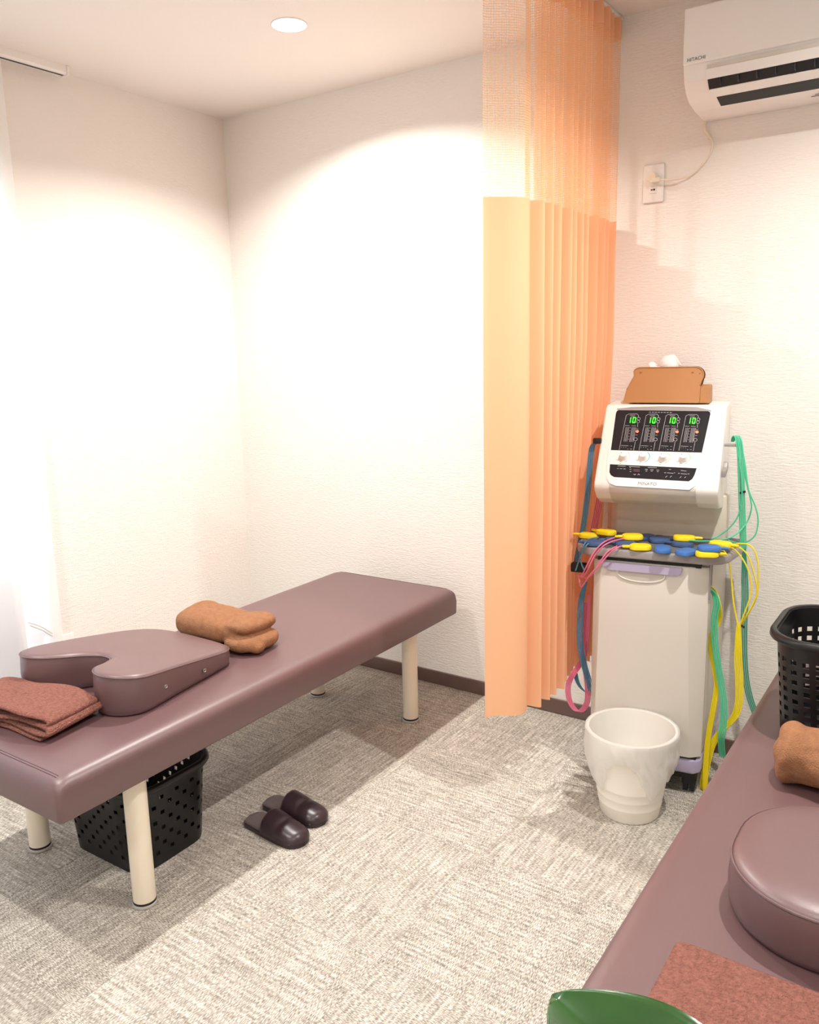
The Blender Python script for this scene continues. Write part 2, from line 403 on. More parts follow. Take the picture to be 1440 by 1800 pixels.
# ------------------------------------------------------------------ treatment beds
BW, BL_, BT, BTH = .625, 1.825, .495, .108
def make_bed(label):
    t = thing('treatment_bed', label, 'treatment bed')
    bm2 = bmesh.new(); rings = []
    for z, d, rc in ((0, .006, .010), (.002, .002, .012), (.006, 0, .014), (BTH * .5, -.0015, .015), (BTH - .036, 0, .018), (BTH - .026, .0012, .020), (BTH - .017, .0045, .024), (BTH - .010, .0095, .028), (BTH - .005, .0165, .030), (BTH - .0018, .025, .032), (BTH - .0004, .036, .034), (BTH, .055, .034), (BTH + .0005, .09, .034)):
        rings.append([(x, y, BT - BTH + z) for x, y in rrect(-BW / 2 + d, BW / 2 - d, -BL_ / 2 + d, BL_ / 2 - d, rc, 6)])
    loft(bm2, rings, True, True)
    m = obj('cushion_top', bm2, M_VINYL, t, angle=60)
    for s in (-1, 1):   # double stitched seam along each short end and down the corners
        bm = bmesh.new()
        for k, off in enumerate((.022, .028)):
            y = s * (BL_ / 2 - off)
            zz = BT - (.0027, .0013)[k]
            tube(bm, [(-BW / 2 + .035, y, zz - .0012), (-BW / 2 + .06, y, zz), (BW / 2 - .06, y, zz), (BW / 2 - .035, y, zz - .0012)], .0010, 6)
        obj('end_seam', bm, M_SEAM, m)
    for sx in (-1, 1):
        for sy in (-1, 1):
            x, y = sx * .2415, sy * .655
            bm = bmesh.new(); cyl(bm, (x, y, .014), .0305, BT - BTH - .013, 40); lg = obj('leg', bm, M_CREAM, t)
            bm = bmesh.new(); cyl(bm, (x, y, .0095), .0312, .006, 40); obj('rubber_band', bm, M_RUB, lg)
            bm = bmesh.new(); lathe(bm, [(.001, 0), (.031, 0), (.0335, .002), (.0335, .007), (.030, .0096), (.001, .0096)], 40, (x, y)); obj('glide', bm, M_CLEAR, lg)
    return t
bed1 = make_bed('brown vinyl treatment bed on cream legs standing lengthwise in front of the white corner')
bed1.location = (-1.992, 1.862, 0); bed1.rotation_euler = (0, 0, radians(.9))
bed2 = dup(bed1, (-.115, 1.722, 0), 0, 'brown vinyl treatment bed at the lower right with a basket, bolster and towels on it')

# ------------------------------------------------------------------ prone face cushion on bed 1
def face_cushion():
    t = thing('face_cushion', 'brown vinyl horseshoe shaped wedge cushion with a notch, on the far bed', 'cushion', (-2.05, 1.45, BT))
    # plan outline (world x,y), clockwise
    P = [(-1.80, 1.32), (-1.825, 1.265), (-1.875, 1.238), (-1.925, 1.245), (-1.962, 1.275), (-1.985, 1.325), (-2.015, 1.362), (-2.06, 1.362), (-2.095, 1.325), (-2.115, 1.275),
         (-2.145, 1.225), (-2.185, 1.200), (-2.232, 1.215), (-2.262, 1.265), (-2.275, 1.36), (-2.278, 1.48), (-2.27, 1.60), (-2.235, 1.68), (-2.16, 1.715), (-2.04, 1.722), (-1.92, 1.715), (-1.868, 1.68), (-1.848, 1.61), (-1.822, 1.45)]
    O = catmull([(x, y, 0) for x, y in P], 6, True)
    def top(y): return .128 - max(0, (y - 1.2)) / .52 * .078
    C = Vector((-2.04, 1.47, 0)); rings = []
    def inset(O, d):
        out = []; n = len(O)
        for i, p in enumerate(O):
            tg = (O[(i + 1) % n] - O[i - 1]).normalized(); nm = Vector((tg.y, -tg.x, 0))
            out.append(p - nm * d * SG)
        return out
    ar = sum(O[i].x * O[(i + 1) % len(O)].y - O[(i + 1) % len(O)].x * O[i].y for i in range(len(O))); SG = 1 if ar > 0 else -1
    rings = []
    for d, z in ((.010, 0), (.002, .006), (0, .02)): rings.append([Vector((p.x, p.y, z)) for p in inset(O, d)])
    for f in (.5,): rings.append([Vector((p.x, p.y, top(p.y) * f)) for p in inset(O, -.003)])
    for d, dz in ((0, -.010), (.0015, -.005), (.005, -.001), (.012, .002), (.022, .0035)):
        rings.append([Vector((p.x, p.y, top(p.y) + dz)) for p in inset(O, d)])
    bm = bmesh.new(); off = Vector((-2.05, 1.45, 0))
    R = loft(bm, [[p - off for p in r] for r in rings])
    bm.edges.ensure_lookup_table()
    def edges(r): return [bm.edges.get((r[i], r[(i + 1) % len(r)])) for i in range(len(r))]
    bmesh.ops.triangle_fill(bm, use_beauty=True, edges=edges(R[-1])); bmesh.ops.triangle_fill(bm, use_beauty=True, edges=edges(R[0]))
    obj('cushion_body', bm, M_VINYL, t, angle=60)
    bm = bmesh.new(); tube(bm, [Vector((p.x, p.y, top(p.y) - .006)) - off for p in inset(O, -.0005)], .0022, 6, True); obj('piping', bm, M_VINYL, t)
    for px, py in ((290, 1206), (358, 1178)):
        bx = hit(px, py, (-1.812, 1.4, 0), (cos(radians(8)), sin(radians(8)), 0))
        bm = bmesh.new(); Mx = Matrix.Translation(bx - off - Vector((-.0035, 0, BT))) @ Matrix.Rotation(pi / 2, 4, 'Y')
        lathe(bm, [(.0022, -.004), (.0024, .0015), (.0036, .0026), (.0056, .0018), (.0062, -.002)], 20, M=Mx); obj('vent_grommet', bm, M_CHROME, t)
    return t
face_cushion()

# ------------------------------------------------------------------ towels
def soft_lump(name, label, cat, mtl, parts, loc, rz, voxel=.007, wob=(9, .012), seed=1, fine=None, sm=6, group=None):
    """parts: list of (cx,cy,cz, hx,hy,hz, roundness) superellipsoids fused into one cloth body"""
    bm = bmesh.new()
    for cx, cy, cz, hx, hy, hz, ex, rot in parts:
        vs = bmesh.ops.create_icosphere(bm, subdivisions=4, radius=1)['verts']
        R = Matrix.Rotation(rot, 3, 'Z')
        for v in vs:
            c = v.co
            q = Vector([math.copysign(abs(k) ** e, k) for k, e in zip(c, ex)])
            v.co = R @ Vector((q.x * hx, q.y * hy, q.z * hz)) + Vector((cx, cy, cz))
    o = obj(name, bm, mtl); bake(o, [('REMESH', dict(mode='VOXEL', voxel_size=voxel)), ('SMOOTH', dict(iterations=sm, factor=.5))])
    wobble(o, wob[0], wob[1], seed, 0.0005, fine)
    o.location = loc; o.rotation_euler = (0, 0, rz); tag(o, label, cat, group); return o
# tan fleece roll resting on the back of the face cushion
soft_lump('rolled_towel', 'tan fleece towel folded into a thick roll on the far bed, against the wedge cushion', 'towel', M_TAN,
    [(-.060, 0, .053, .155, .100, .051, (.6, .85, .8), 0), (.095, .012, .079, .070, .084, .025, (.7, .8, .9), .06),
     (.118, -.004, .029, .072, .090, .028, (.7, .8, .8), .12), (.06, 0, .052, .07, .080, .044, (.8, .8, .8), 0), (-.15, .01, .062, .05, .08, .046, (.9, .9, .9), 0),
     (.172, -.030, .022, .026, .032, .019, (.9, .8, .9), .5)],
    (-2.035, 1.838, BT + .002), radians(-2), voxel=.006, wob=(9, .008), seed=3, fine=(30, .0025), sm=3)
soft_lump('rolled_towel', 'tan fleece towel rolled up on the near bed, between basket and bolster', 'towel', M_TAN,
    [(.07, 0, .064, .20, .084, .066, (.55, 1, 1), 0), (-.08, .0, .066, .045, .072, .060, (.9, 1, 1), 0), (-.098, -.015, .040, .026, .050, .036, (1, 1, 1), 0), (-.09, .018, .095, .030, .045, .030, (1, 1, 1), 0)],
    (-.182, 1.868, BT), radians(4), voxel=.006, wob=(16, .007), seed=8, fine=(45, .002), sm=4)

def cloth_fold(name, label, mtl, path, th, y0, y1, loc, rz, seed, wob=.006, droop=None, group=None):
    """a folded cloth: path in (x,z) thickened and carried along y, with soft irregular edges"""
    P = catmull([(x, 0, z) for x, z in path], 7); n = len(P); NY = 44
    bm = bmesh.new(); rings = []
    for j in range(NY + 1):
        f = j / NY; y = y0 + (y1 - y0) * f; edge = min(f, 1 - f) * NY
        tk = th * (.35 + .65 * min(1, edge / 1.6)) / 2
        top = []; bot = []
        for i, p in enumerate(P):
            tg = (P[min(i + 1, n - 1)] - P[max(i - 1, 0)]).normalized(); nm = Vector((-tg.z, 0, tg.x))
            q = Vector((p.x, y, p.z)); nn = noise.noise(Vector((p.x * 9, y * 9, p.z * 22 + seed)))
            n2 = noise.noise(Vector((p.x * 7 + 4, y * 4, p.z * 30 + seed)))
            q = q + Vector((n2 * wob * 1.2, n2 * wob * 2.0 * (1 if f > .5 else -1), nn * wob * min(1, p.z / .02)))
            e = min(i, n - 1 - i); k = tk * (.5 + .5 * min(1, e / 2))
            a = q + nm * k; b = q - nm * k
            a.z = max(a.z, .0008); b.z = max(b.z, .0008)
            top.append(a); bot.append(b)
        rings.append(top + bot[::-1])
    RR = loft(bm, rings, True, False)
    for r in (RR[0], RR[-1]):
        for i in range(n - 1): bm.faces.new((r[i], r[i + 1], r[2 * n - 2 - i], r[2 * n - 1 - i]))
    o = obj(name, bm, mtl, angle=80)
    o.location = loc; o.rotation_euler = (0, 0, rz); return tag(o, label, 'towel', group)
cloth_fold('folded_towel', 'reddish brown terry towel folded in layers on the head end of the far bed', M_RED,
    [(.155, .008), (.02, .007), (-.15, .007), (-.20, .012), (-.195, .021), (-.10, .022), (.08, .020), (.165, .022), (.178, .029), (.16, .037), (.05, .035), (-.12, .036), (-.19, .042), (-.17, .054), (-.05, .060), (.08, .062), (.15, .058), (.176, .050), (.172, .043)],
    .0125, -.088, .088, (-2.058, 1.125, BT), radians(8), 2, wob=.008)
cloth_fold('folded_towel', 'reddish brown terry towel lying flat at the bottom right corner on the near bed', M_RED,
    [(.30, .008), (.10, .008), (-.13, .008), (-.158, .016), (-.14, .025), (.05, .025), (.30, .026)],
    .015, -.14, .135, (-.150, 1.045, BT), radians(1), 5, wob=.004)

# bolster on bed 2
bm = bmesh.new(); rings = []
for z, d in ((0, .014), (.004, .004), (.014, 0), (.05, -.004), (.084, -.001), (.092, .001), (.097, .005), (.101, .012), (.105, .028), (.108, .06)):
    rings.append([(x, y, z) for x, y in rrect(-.285 + d, .02 - d, 1.248 + d, 1.595 - d, .15 - d, 10)])
loft(bm, rings, True, True)
t = thing('bolster_cushion', 'thick rounded brown vinyl bolster cushion on the near bed, cut by the right edge', 'cushion', (0, 0, BT + .001))
obj('cushion_body', bm, M_VINYL, t, angle=60)
bm = bmesh.new(); tube(bm, [(x, y, .0925) for x, y in rrect(-.2855, .0205, 1.2475, 1.5955, .15, 10)], .0024, 6, True); obj('piping', bm, M_VINYL, t)

# ------------------------------------------------------------------ laundry baskets
def make_basket(name, label, sx, sy, h, stag, loc, rz, rc=.065):
    t = thing(name, label, 'basket', loc, rz)
    NC = 26; rows = []
    nz = int(round(h / .0125)); 
    def ring(f, extra=0):
        g = .022 * f + extra; P = rrect(-sx / 2 - g, sx / 2 + g, -sy / 2 - g, sy / 2 + g, rc + g, 12)
        Q = [Vector((x, y, 0)) for x, y in P]; Ls = [0]
        for i in range(len(Q)): Ls.append(Ls[-1] + (Q[(i + 1) % len(Q)] - Q[i]).length)
        T = Ls[-1]; out = []; N = NN
        k = 0
        for j in range(N):
            s = T * j / N
            while Ls[k + 1] < s: k += 1
            a, b = Q[k], Q[(k + 1) % len(Q)]; q = a.lerp(b, (s - Ls[k]) / max(1e-9, Ls[k + 1] - Ls[k])); out.append(q)
        return out
    per = 2 * (sx + sy) - 1.7 * rc; NN = int(per / .0125 / 4) * 4
    bm = bmesh.new(); R = []
    for i in range(nz + 1):
        f = i / nz; R.append([bm.verts.new((p.x, p.y, h * f)) for p in ring(f)])
    for i in range(nz):
        for j in range(NN):
            hole = False
            if 3 <= i < nz - 3:
                if stag: hole = (i % 2 == 1) and (j % 4 == (1 if (i // 2) % 2 else 3))
                else: hole = (i % 2 == 0) and (j % 2 == 0)
            if not hole: bm.faces.new((R[i][j], R[i][(j + 1) % NN], R[i + 1][(j + 1) % NN], R[i + 1][j]))
    bm.faces.new(R[0])
    o = obj('basket_body', bm, M_BLACK, t, angle=60)
    bake(o, [('SOLIDIFY', dict(thickness=.003, offset=0))])
    o.data.set_sharp_from_angle(angle=radians(50))
    bm = bmesh.new()
    sec = [(.022, 0, 0), (.022 + .002, .0, .006), (.022 + .010, 0, .007), (.022 + .017, 0, .002), (.022 + .018, 0, -.008), (.022 + .0155, 0, -.012), (.022 + .0135, 0, -.010), (.022 + .013, 0, -.001), (.022 + .004, 0, 0)]
    rg = []
    for g, _, dz in sec: rg.append([(p[0], p[1], h + dz) for p in rrect(-sx / 2 - g, sx / 2 + g, -sy / 2 - g, sy / 2 + g, rc + g, 12)])
    rg.append(rg[0]); loft(bm, rg); bmesh.ops.remove_doubles(bm, verts=bm.verts[:], dist=1e-5); obj('rim', bm, M_BLACK, t, angle=60)
    return t
make_basket('laundry_basket', 'black perforated plastic basket on the carpet under the far bed', .325, .265, .262, True, (-2.005, 1.402, 0), radians(1))
make_basket('laundry_basket', 'black perforated plastic basket standing on the near bed at the right edge', .36, .27, .262, False, (-.155, 2.185, BT), 0)

# ------------------------------------------------------------------ slippers
def slipper():
    t = thing('slipper', '', 'slipper')
    L = .245
    def halfw(s):   # s 0 heel .. 1 toe
        return (.036 + .009 * sin(pi * min(1, s * .8))) * (1 - max(0, (.10 - s) / .10) ** 2.2) ** .5 * (1 - max(0, (s - .80) / .20) ** 2.4) ** .5 + .0005
    S = [i / 40 for i in range(41)]
    # sole
    bm = bmesh.new(); out = [(L * s, halfw(s) * 1.05) for s in S] + [(L * s, -halfw(s) * 1.05) for s in S[::-1]]
    loft(bm, [[(x, y * k, z) for x, y in out] for z, k in ((0, .97), (.003, 1), (.012, 1), (.014, .985))], True, True); obj('sole', bm, M_SLIP, t, angle=50)
    bm = bmesh.new(); loft(bm, [[(.003 + x * .976, y * k * .93, z) for x, y in out] for z, k in ((.0135, 1), (.0165, 1), (.018, .93))], True, True); obj('insole', bm, M_INSOLE, t)
    # vamp
    bm = bmesh.new(); rings = []
    for i in range(25):
        s0 = i / 24; ring = []
        for k in range(21):
            a = pi * k / 20
            st = .42 ; s = st + (1.0 - st) * s0; hw = halfw(min(s, .9995)) * 1.07
            hgt = .060 * (1 - s0 * .60) * (1 - max(0, (s0 - .80) / .20) ** 3) ** .5 + .010
            hgt -= .004 * math.exp(-((s0 - .42) / .07) ** 2) * sin(a)
            ring.append((L * s + (.004 if s0 > .97 else 0), hw * cos(a), max(.012, hgt * sin(a) ** .62)))
        rings.append(ring)
    loft(bm, rings, False); o = obj('upper', bm, M_SLIP, t, angle=70); bake(o, [('SOLIDIFY', dict(thickness=.0022, offset=1))])
    # toe bumper
    return t
s1 = slipper(); s1['label'] = 'dark brown slipper nearer the camera, in front of its pair on the carpet'
s1.location = (-1.792, 1.655, 0); s1.rotation_euler = (0, 0, radians(-3)); s1['group'] = 'pair of slippers'
s2 = dup(s1, (-1.815, 1.757, 0), radians(1), 'dark brown slipper farther from the camera, nearer the bed, of the pair on the carpet', 'pair of slippers')

# ------------------------------------------------------------------ peach curtain on its rail
t = thing('curtain_rail', 'slim white ceiling rail carrying the peach curtain', 'curtain rail')
bm = bmesh.new(); box(bm, -1.106, -1.086, -1.0, BACK - .002, CEIL - .012, CEIL, .002, 1); obj('rail_channel', bm, M_WHITE, t, smooth=False)
def curt_path(f):
    """f=0 hem .. 1 top; returns list of (x,y)"""
    lead = [(-1.200 + .004 * f, 2.128), (-1.190, 2.140), (-1.166, 2.160), (-1.135, 2.186), (-1.113, 2.222), (-1.118, 2.262)]
    out = [Vector((x * 1.0, y, 0)) for x, y in lead]
    N = 11; ys = 2.262; ye = 2.872; rnd = random.Random(4); g = 1 - f
    for k in range(N):
        pitch = (ye - ys) / N; yy = ys + pitch * (k + .12 + rnd.uniform(-.12, .12)); am = rnd.uniform(.022, .036) * (1 + .15 * g)
        sh = -.030 * max(0, min(1, 1.6 - f * 3)) * max(0, min(1, (yy - 2.42) / .15)); dy = pitch * .12 * g * sin(k * 1.7)
        for q, w in ((0, -1), (.18, -.75), (.40, .55), (.56, 1), (.74, .7), (.9, -.45)):
            out.append(Vector((-1.112 + am * w + sh, yy + pitch * q + dy, 0)))
    out = [p for p in out if p.y < BACK - .012]
    return catmull(out, 4)
def curtain_part(name, z0, z1, nz, m, parent, off=0):
    bm = bmesh.new(); uvl = bm.loops.layers.uv.new('UVMap'); rows = []; us = None
    for i in range(nz + 1):
        z = z0 + (z1 - z0) * i / nz; f = (z - .3) / (2.5 - .3); P = curt_path(max(0, min(1, f)))
        row = []; u = 0; ul = []
        for k, p in enumerate(P):
            if k: u += (P[k] - P[k - 1]).length
            ul.append(u)
            zz = z
            if i == 0 and z0 < .5: zz = z + .003 * sin(u * 40)
            row.append(bm.verts.new((p.x + off + .003 * noise.noise(Vector((p.y * 6, z * 1.5, 1))), p.y, zz)))
        rows.append((row, z)); us = us or ul
    for (a, za), (b, zb) in zip(rows, rows[1:]):
        for k in range(len(a) - 1):
            f = bm.faces.new((a[k], a[k + 1], b[k + 1], b[k]))
            for l, uvv in zip(f.loops, ((us[k], za), (us[k + 1], za), (us[k + 1], zb), (us[k], zb))): l[uvl].uv = uvv
    return obj(name, bm, m, parent, angle=180)
t = thing('divider_curtain', 'peach pleated room divider curtain with a net top, hanging beside the machine', 'curtain', (0, 0, 0))
curtain_part('pleated_cloth', .305, 1.875, 24, M_CURT, t)
curtain_part('net_panel', 1.875, 2.452, 8, M_NET, t)
curtain_part('heading_band', 2.452, 2.519, 2, M_CURT, t, .001)

# ------------------------------------------------------------------ air conditioner
t = thing('air_conditioner', 'white wall mounted air conditioner at the top right', 'air conditioner')
AX0, AX1 = -.805, -.01
bm = bmesh.new()
prism(bm, [(BACK, 2.415), (2.66, 2.415), (2.638, 2.40), (2.634, 2.262), (2.636, 2.245), (2.645, 2.215), (2.668, 2.190), (2.70, 2.172), (2.76, 2.160), (2.84, 2.155), (BACK, 2.155)], 'x', AX0, AX1, .006, 3)
obj('housing', bm, M_WHITE, t, angle=35)
bm = bmesh.new(); box(bm, AX0 + .0005, AX1 - .0005, 2.625, 2.645, 2.2585, 2.412, .005, 3); fp = obj('front_panel', bm, M_WHITE, t)
text_obj('brand_lettering', 'HITACHI', .0135, M_TXT, Matrix.Translation((-.765, 2.6248, 2.271)) @ Matrix.Rotation(pi / 2, 4, 'X'), fp)
def slotbox(name, x0, x1, za, zb, ya, yb, m, th=.004, parent=None):
    # thin slab along x whose (y,z) runs from (ya,za) to (yb,zb)
    d = Vector((0, yb - ya, zb - za)); n_ = Vector((0, -d.z, d.y)).normalized()
    if n_.y > 0: n_ = -n_
    bm = bmesh.new(); q = [(ya, za), (yb, zb)]
    pol = [(ya, za), (yb, zb), (yb + n_.y * -th, zb + n_.z * -th), (ya + n_.y * -th, za + n_.z * -th)]
    pol = [(p[0] + n_.y * th * .6, p[1] + n_.z * th * .6) for p in pol]
    prism(bm, pol, 'x', x0, x1); return obj(name, bm, m, parent or t, smooth=False)
slotbox('upper_recess', -.735, -.08, 2.250, 2.240, 2.632, 2.635, M_GREY.copy() if False else M_BODY)
slotbox('outlet_slot', -.735, -.08, 2.214, 2.192, 2.645, 2.666, M_DARK, .005)
slotbox('outlet_slot', -.720, -.095, 2.176, 2.163, 2.692, 2.745, M_DARK, .005)
slotbox('louvre_flap', -.735, -.08, 2.193, 2.178, 2.664, 2.692, M_WHITE, .008)
slotbox('louvre_flap', -.737, -.078, 2.240, 2.215, 2.634, 2.645, M_WHITE, .008)
for k in range(13):
    x = -.70 + k * .05; bm = bmesh.new(); box(bm, x, x + .0015, 2.641, 2.656, 2.194, 2.2135); obj('vane', bm, mat('dark_vane', '3a3d42', .5) if k == 0 else bpy.data.materials['dark_vane'], t, smooth=False)
bm = bmesh.new()
for k in range(3): box(bm, -.48 + .012 * k, -.36, 2.80 - k * .012, 2.8025 - k * .012, 2.1555 + .001 * k, 2.1568 + .001 * k)
obj('printed_notice', bm, M_TXT, t, smooth=False)

# power cord of the air conditioner, outlet on the back wall
t = thing('wall_outlet', 'white wall outlet plate under the air conditioner, right of the curtain', 'wall outlet', (-.966, BACK, 1.99))
bm = bmesh.new(); box(bm, -.036, .036, -.007, .0, -.062, .062, .005, 3); obj('cover_plate', bm, M_WHITE, t)
bm = bmesh.new(); box(bm, -.013, .013, -.009, -.006, -.033, -.008, .002, 2); box(bm, -.013, .013, -.009, -.006, .008, .033, .002, 2); obj('socket', bm, M_WHITE, t)
bm = bmesh.new()
for z in (-.0205,): box(bm, -.0065, -.0005, -.0095, -.0085, z - .002, z + .002); box(bm, .0015, .0075, -.0095, -.0085, z - .003, z + .003)
obj('slot', bm, M_DARK, t, smooth=False)
t = thing('power_cord', 'beige power cord with plug, running from the air conditioner to the wall outlet', 'power cord')
P = [(-.945, BACK - .028, 1.995), (-.915, BACK - .028, 1.992), (-.87, BACK - .02, 1.992), (-.83, BACK - .012, 2.006), (-.79, BACK - .008, 2.045), (-.775, BACK - .008, 2.085), (-.79, BACK - .01, 2.115), (-.802, BACK - .012, 2.135), (-.80, BACK - .015, 2.165)]
bm = bmesh.new(); tube(bm, catmull(P, 8), .0034, 8); obj('cord', bm, M_CREAM, t)
bm = bmesh.new(); cyl(bm, (0, 0, 0), .017, .022, 24, .015, M=Matrix.Translation((-.966, BACK - .0085, 2.008)) @ Matrix.Rotation(pi / 2, 4, 'X')); box(bm, -.968, -.935, BACK - .036, BACK - .02, 1.988, 2.004, .005, 2)
obj('plug', bm, M_CREAM, t)

# ------------------------------------------------------------------ low level therapy machine
TH = radians(9); ANC = Vector((-.645, 2.53, 0)); U = Vector((cos(TH), sin(TH), 0)); V = Vector((-sin(TH), cos(TH), 0))
ORG = ANC - U * .168
MW = Matrix.Translation(ORG) @ Matrix.Rotation(TH, 4, 'Z'); MI = MW.inverted()
def lv(px, py, v):      # pixel -> machine-local point at depth v
    return MI @ hit(px, py, ANC + V * v, V)
def lz(px, py, z): return MI @ onz(px, py, z)
mc = thing('therapy_machine', 'white and grey electrotherapy machine on casters with a tray of pads', 'therapy machine', ORG, TH)
# base and casters
bm = bmesh.new(); prism(bm, [(-.175, .0), (.160, 0), (.18, .02), (.20, .30), (-.20, .30), (-.193, .02)], 'z', .080, .130, .008, 3); obj('base', bm, M_LAV, mc)
bm = bmesh.new(); prism(bm, [(-.17, .02), (.165, .02), (.19, .30), (-.19, .30)], 'z', .055, .082); prism(bm, [(-.175, .008), (.165, .008), (.19, .30), (-.19, .30)], 'z', .130, .140); obj('underframe', bm, M_RUB, mc, smooth=False)
for sx in (-1, 1):
    for y in (.05, .26):
        bm = bmesh.new()
        for dx in (-.011, .011): cyl(bm, (0, 0, -.007), .027, .014, 24, M=Matrix.Translation((sx * .145 + dx, y, .027)) @ Matrix.Rotation(pi / 2, 4, 'Y'))
        box(bm, sx * .145 - .022, sx * .145 + .022, y - .026, y + .022, .030, .060, .006, 2)
        obj('caster', bm, M_RUB, mc)
# cabinet side body
bm = bmesh.new(); prism(bm, [(-.178, .03), (.178, .03), (.205, .33), (-.205, .33)], 'z', .140, .800, .008, 3); obj('cabinet_body', bm, M_BODY, mc)
# door with tapered side chamfers
bm = bmesh.new()
zs = [.140, .30, .55, .775]
rings = []
for z in zs:
    k = (z - .14) / .635; c = .034 + .030 * k; bx = .002 + .0 * k
    rings.append([(-.180, .034, z), (-.180, .014, z), (-.180 + c * .45, -.002, z), (.180 - c, -.004, z), (.180, .020 - .004 * k, z), (.180, .034, z)])
loft(bm, rings, True, True)
bmesh.ops.bevel(bm, geom=[e for e in bm.edges if abs(e.verts[0].co.z - e.verts[1].co.z) > .01 or e.verts[0].co.z > .77], offset=.004, segments=2, affect='EDGES', profile=.5)
dr = obj('door', bm, M_BODY, mc, angle=30)
# lavender pull handle with scooped recess below
def flat_poly(bm, pts, n, th):
    """pts: 3d points (planar), extruded by th along n"""
    A = [bm.verts.new(p) for p in pts]; B = [bm.verts.new(Vector(p) + Vector(n) * th) for p in pts]
    bm.faces.new(A); bm.faces.new(B[::-1]); k = len(A)
    for i in range(k): bm.faces.new((A[i], B[i], B[(i + 1) % k], A[(i + 1) % k]))
bm = bmesh.new()
hp = [(-.150, .772), (.100, .772), (.0985, .758), (.094, .750), (.085, .746), (-.120, .746), (-.138, .750), (-.148, .760)]
flat_poly(bm, [(x, -.0035, z) for x, z in hp], (0, -1, 0), .008); obj('handle', bm, M_LAV, dr)
bm = bmesh.new()
sc = [(-.100, .745)] + [(-.025 + .075 * cos(a), .745 - .032 * sin(a) ** .7) for a in [pi * k / 14 for k in range(14, -1, -1)]]
sc = [(x, z) for x, z in sc]
tube(bm, [(x, -.0045, z) for x, z in sc[1:]], .0028, 6); obj('handle_recess', bm, M_BODY, dr)
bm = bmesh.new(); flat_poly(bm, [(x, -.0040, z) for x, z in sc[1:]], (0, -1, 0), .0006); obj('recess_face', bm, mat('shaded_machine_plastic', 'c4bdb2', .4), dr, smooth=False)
bm = bmesh.new(); box(bm, -.165, .155, .004, .05, .772, .790); obj('drawer_gap', bm, M_DARK, mc, smooth=False)
# grey slot trim at right corner
bm = bmesh.new(); box(bm, .1795, .1845, .010, .020, .672, .79, .002, 2); box(bm, .1795, .1865, .030, .036, .70, .79, .002, 2); obj('slot_trim', bm, M_GREY, mc)
# tray
bm = bmesh.new()
tp = [(-.19, -.022), (.175, -.022), (.215, .0), (.235, .03), (.262, .16), (.262, .26), (.20, .275), (-.20, .275), (-.245, .26), (-.248, .16), (-.24, .03), (-.225, .0)]
prism(bm, tp, 'z', .790, .818, .006, 3); tr = obj('tray', bm, M_GREY, mc)
bm = bmesh.new(); tp2 = [(p[0] * .95, (p[1] - .12) * .93 + .12) for p in tp]; prism(bm, tp2, 'z', .8185, .8205); obj('tray_mat', bm, mat('dark_grey_tray', '6f6b6c', .5), tr, smooth=False)
# neck and console
bm = bmesh.new(); prism(bm, [(-.150, .222), (.170, .222), (.205, .240), (.205, .33), (-.205, .33), (-.175, .24)], 'z', .800, .965, .006, 3); obj('neck', bm, mat('cream_machine_plastic', 'd8cfc0', .4), mc)
C0 = (.022, 1.005); C1 = (.185, 1.252)      # sloping front plane in (y,z)
bm = bmesh.new(); prof = [(.335, .935), (.225, .925), (.130, .940), (.072, .964), (.038, .994), (.0315, 1.010), (.034, 1.023), (.182, 1.250), (.200, 1.262), (.335, 1.268), (.348, 1.25), (.348, .95)]
prism(bm, [p for p in prof], 'x', -.190, .191, .016, 4); cs = obj('console', bm, M_CONS, mc, angle=35)
# side cheeks (slightly raised shell ends)
dsl = Vector((0, C1[0] - C0[0], C1[1] - C0[1])).normalized(); nsl = Vector((0, -dsl.z, dsl.y))
PW0 = MW @ Vector((0, C0[0], C0[1])); NW = (MW.to_3x3() @ nsl)
def pl(px, py, lift=0.002):     # point on the sloping console face seen at a pixel
    return MI @ hit(px, py, PW0 + NW * lift, NW)
def pl_poly(name, pix, m, parent, lift=.002, th=.001, rnd=0):
    bm = bmesh.new(); pts = [pl(x, y, lift) for x, y in pix]
    flat_poly(bm, pts, -nsl, th); return obj(name, bm, m, parent, smooth=False)
pl_poly('console_fascia', [(1086, 716), (1110, 713.5), (1165, 712), (1225, 713.5), (1246, 717), (1253, 722), (1254, 730), (1236, 826), (1228, 850), (1212, 861), (1083, 854), (1071, 849), (1066, 840), (1067, 812), (1080, 722)], M_CONS, cs, .0022, .0016)
pl_poly('fascia_recess', [(1084, 718.5), (1110, 715.5), (1165, 714), (1225, 715.5), (1250, 721), (1250, 724), (1245, 722), (1086, 721)], M_GREY, cs, .0026, .0006)
up = pl_poly('display_panel', [(1088, 721), (1245, 722.5), (1248.5, 724.5), (1249, 728), (1234, 795.5), (1074, 791), (1083, 726), (1085, 722)], M_PANEL, cs, .003, .001)
lo = pl_poly('control_panel', [(1072.5, 816), (1225, 823), (1221, 835), (1217, 842), (1211, 846), (1080, 838.5), (1074, 835), (1071.5, 830)], M_PANEL, cs, .003, .001)
def strokes(name, segs, m, parent, w=.0009, lift=.0042):
    bm = bmesh.new()
    for a, b in segs:
        A = pl(*a, lift); B = pl(*b, lift); d = (B - A)
        if d.length < 1e-6: continue
        d.normalize(); s = d.cross(nsl) * w / 2
        bm.faces.new([bm.verts.new(q) for q in (A + s, B + s, B - s, A - s)])
    return obj(name, bm, m, parent, smooth=False)
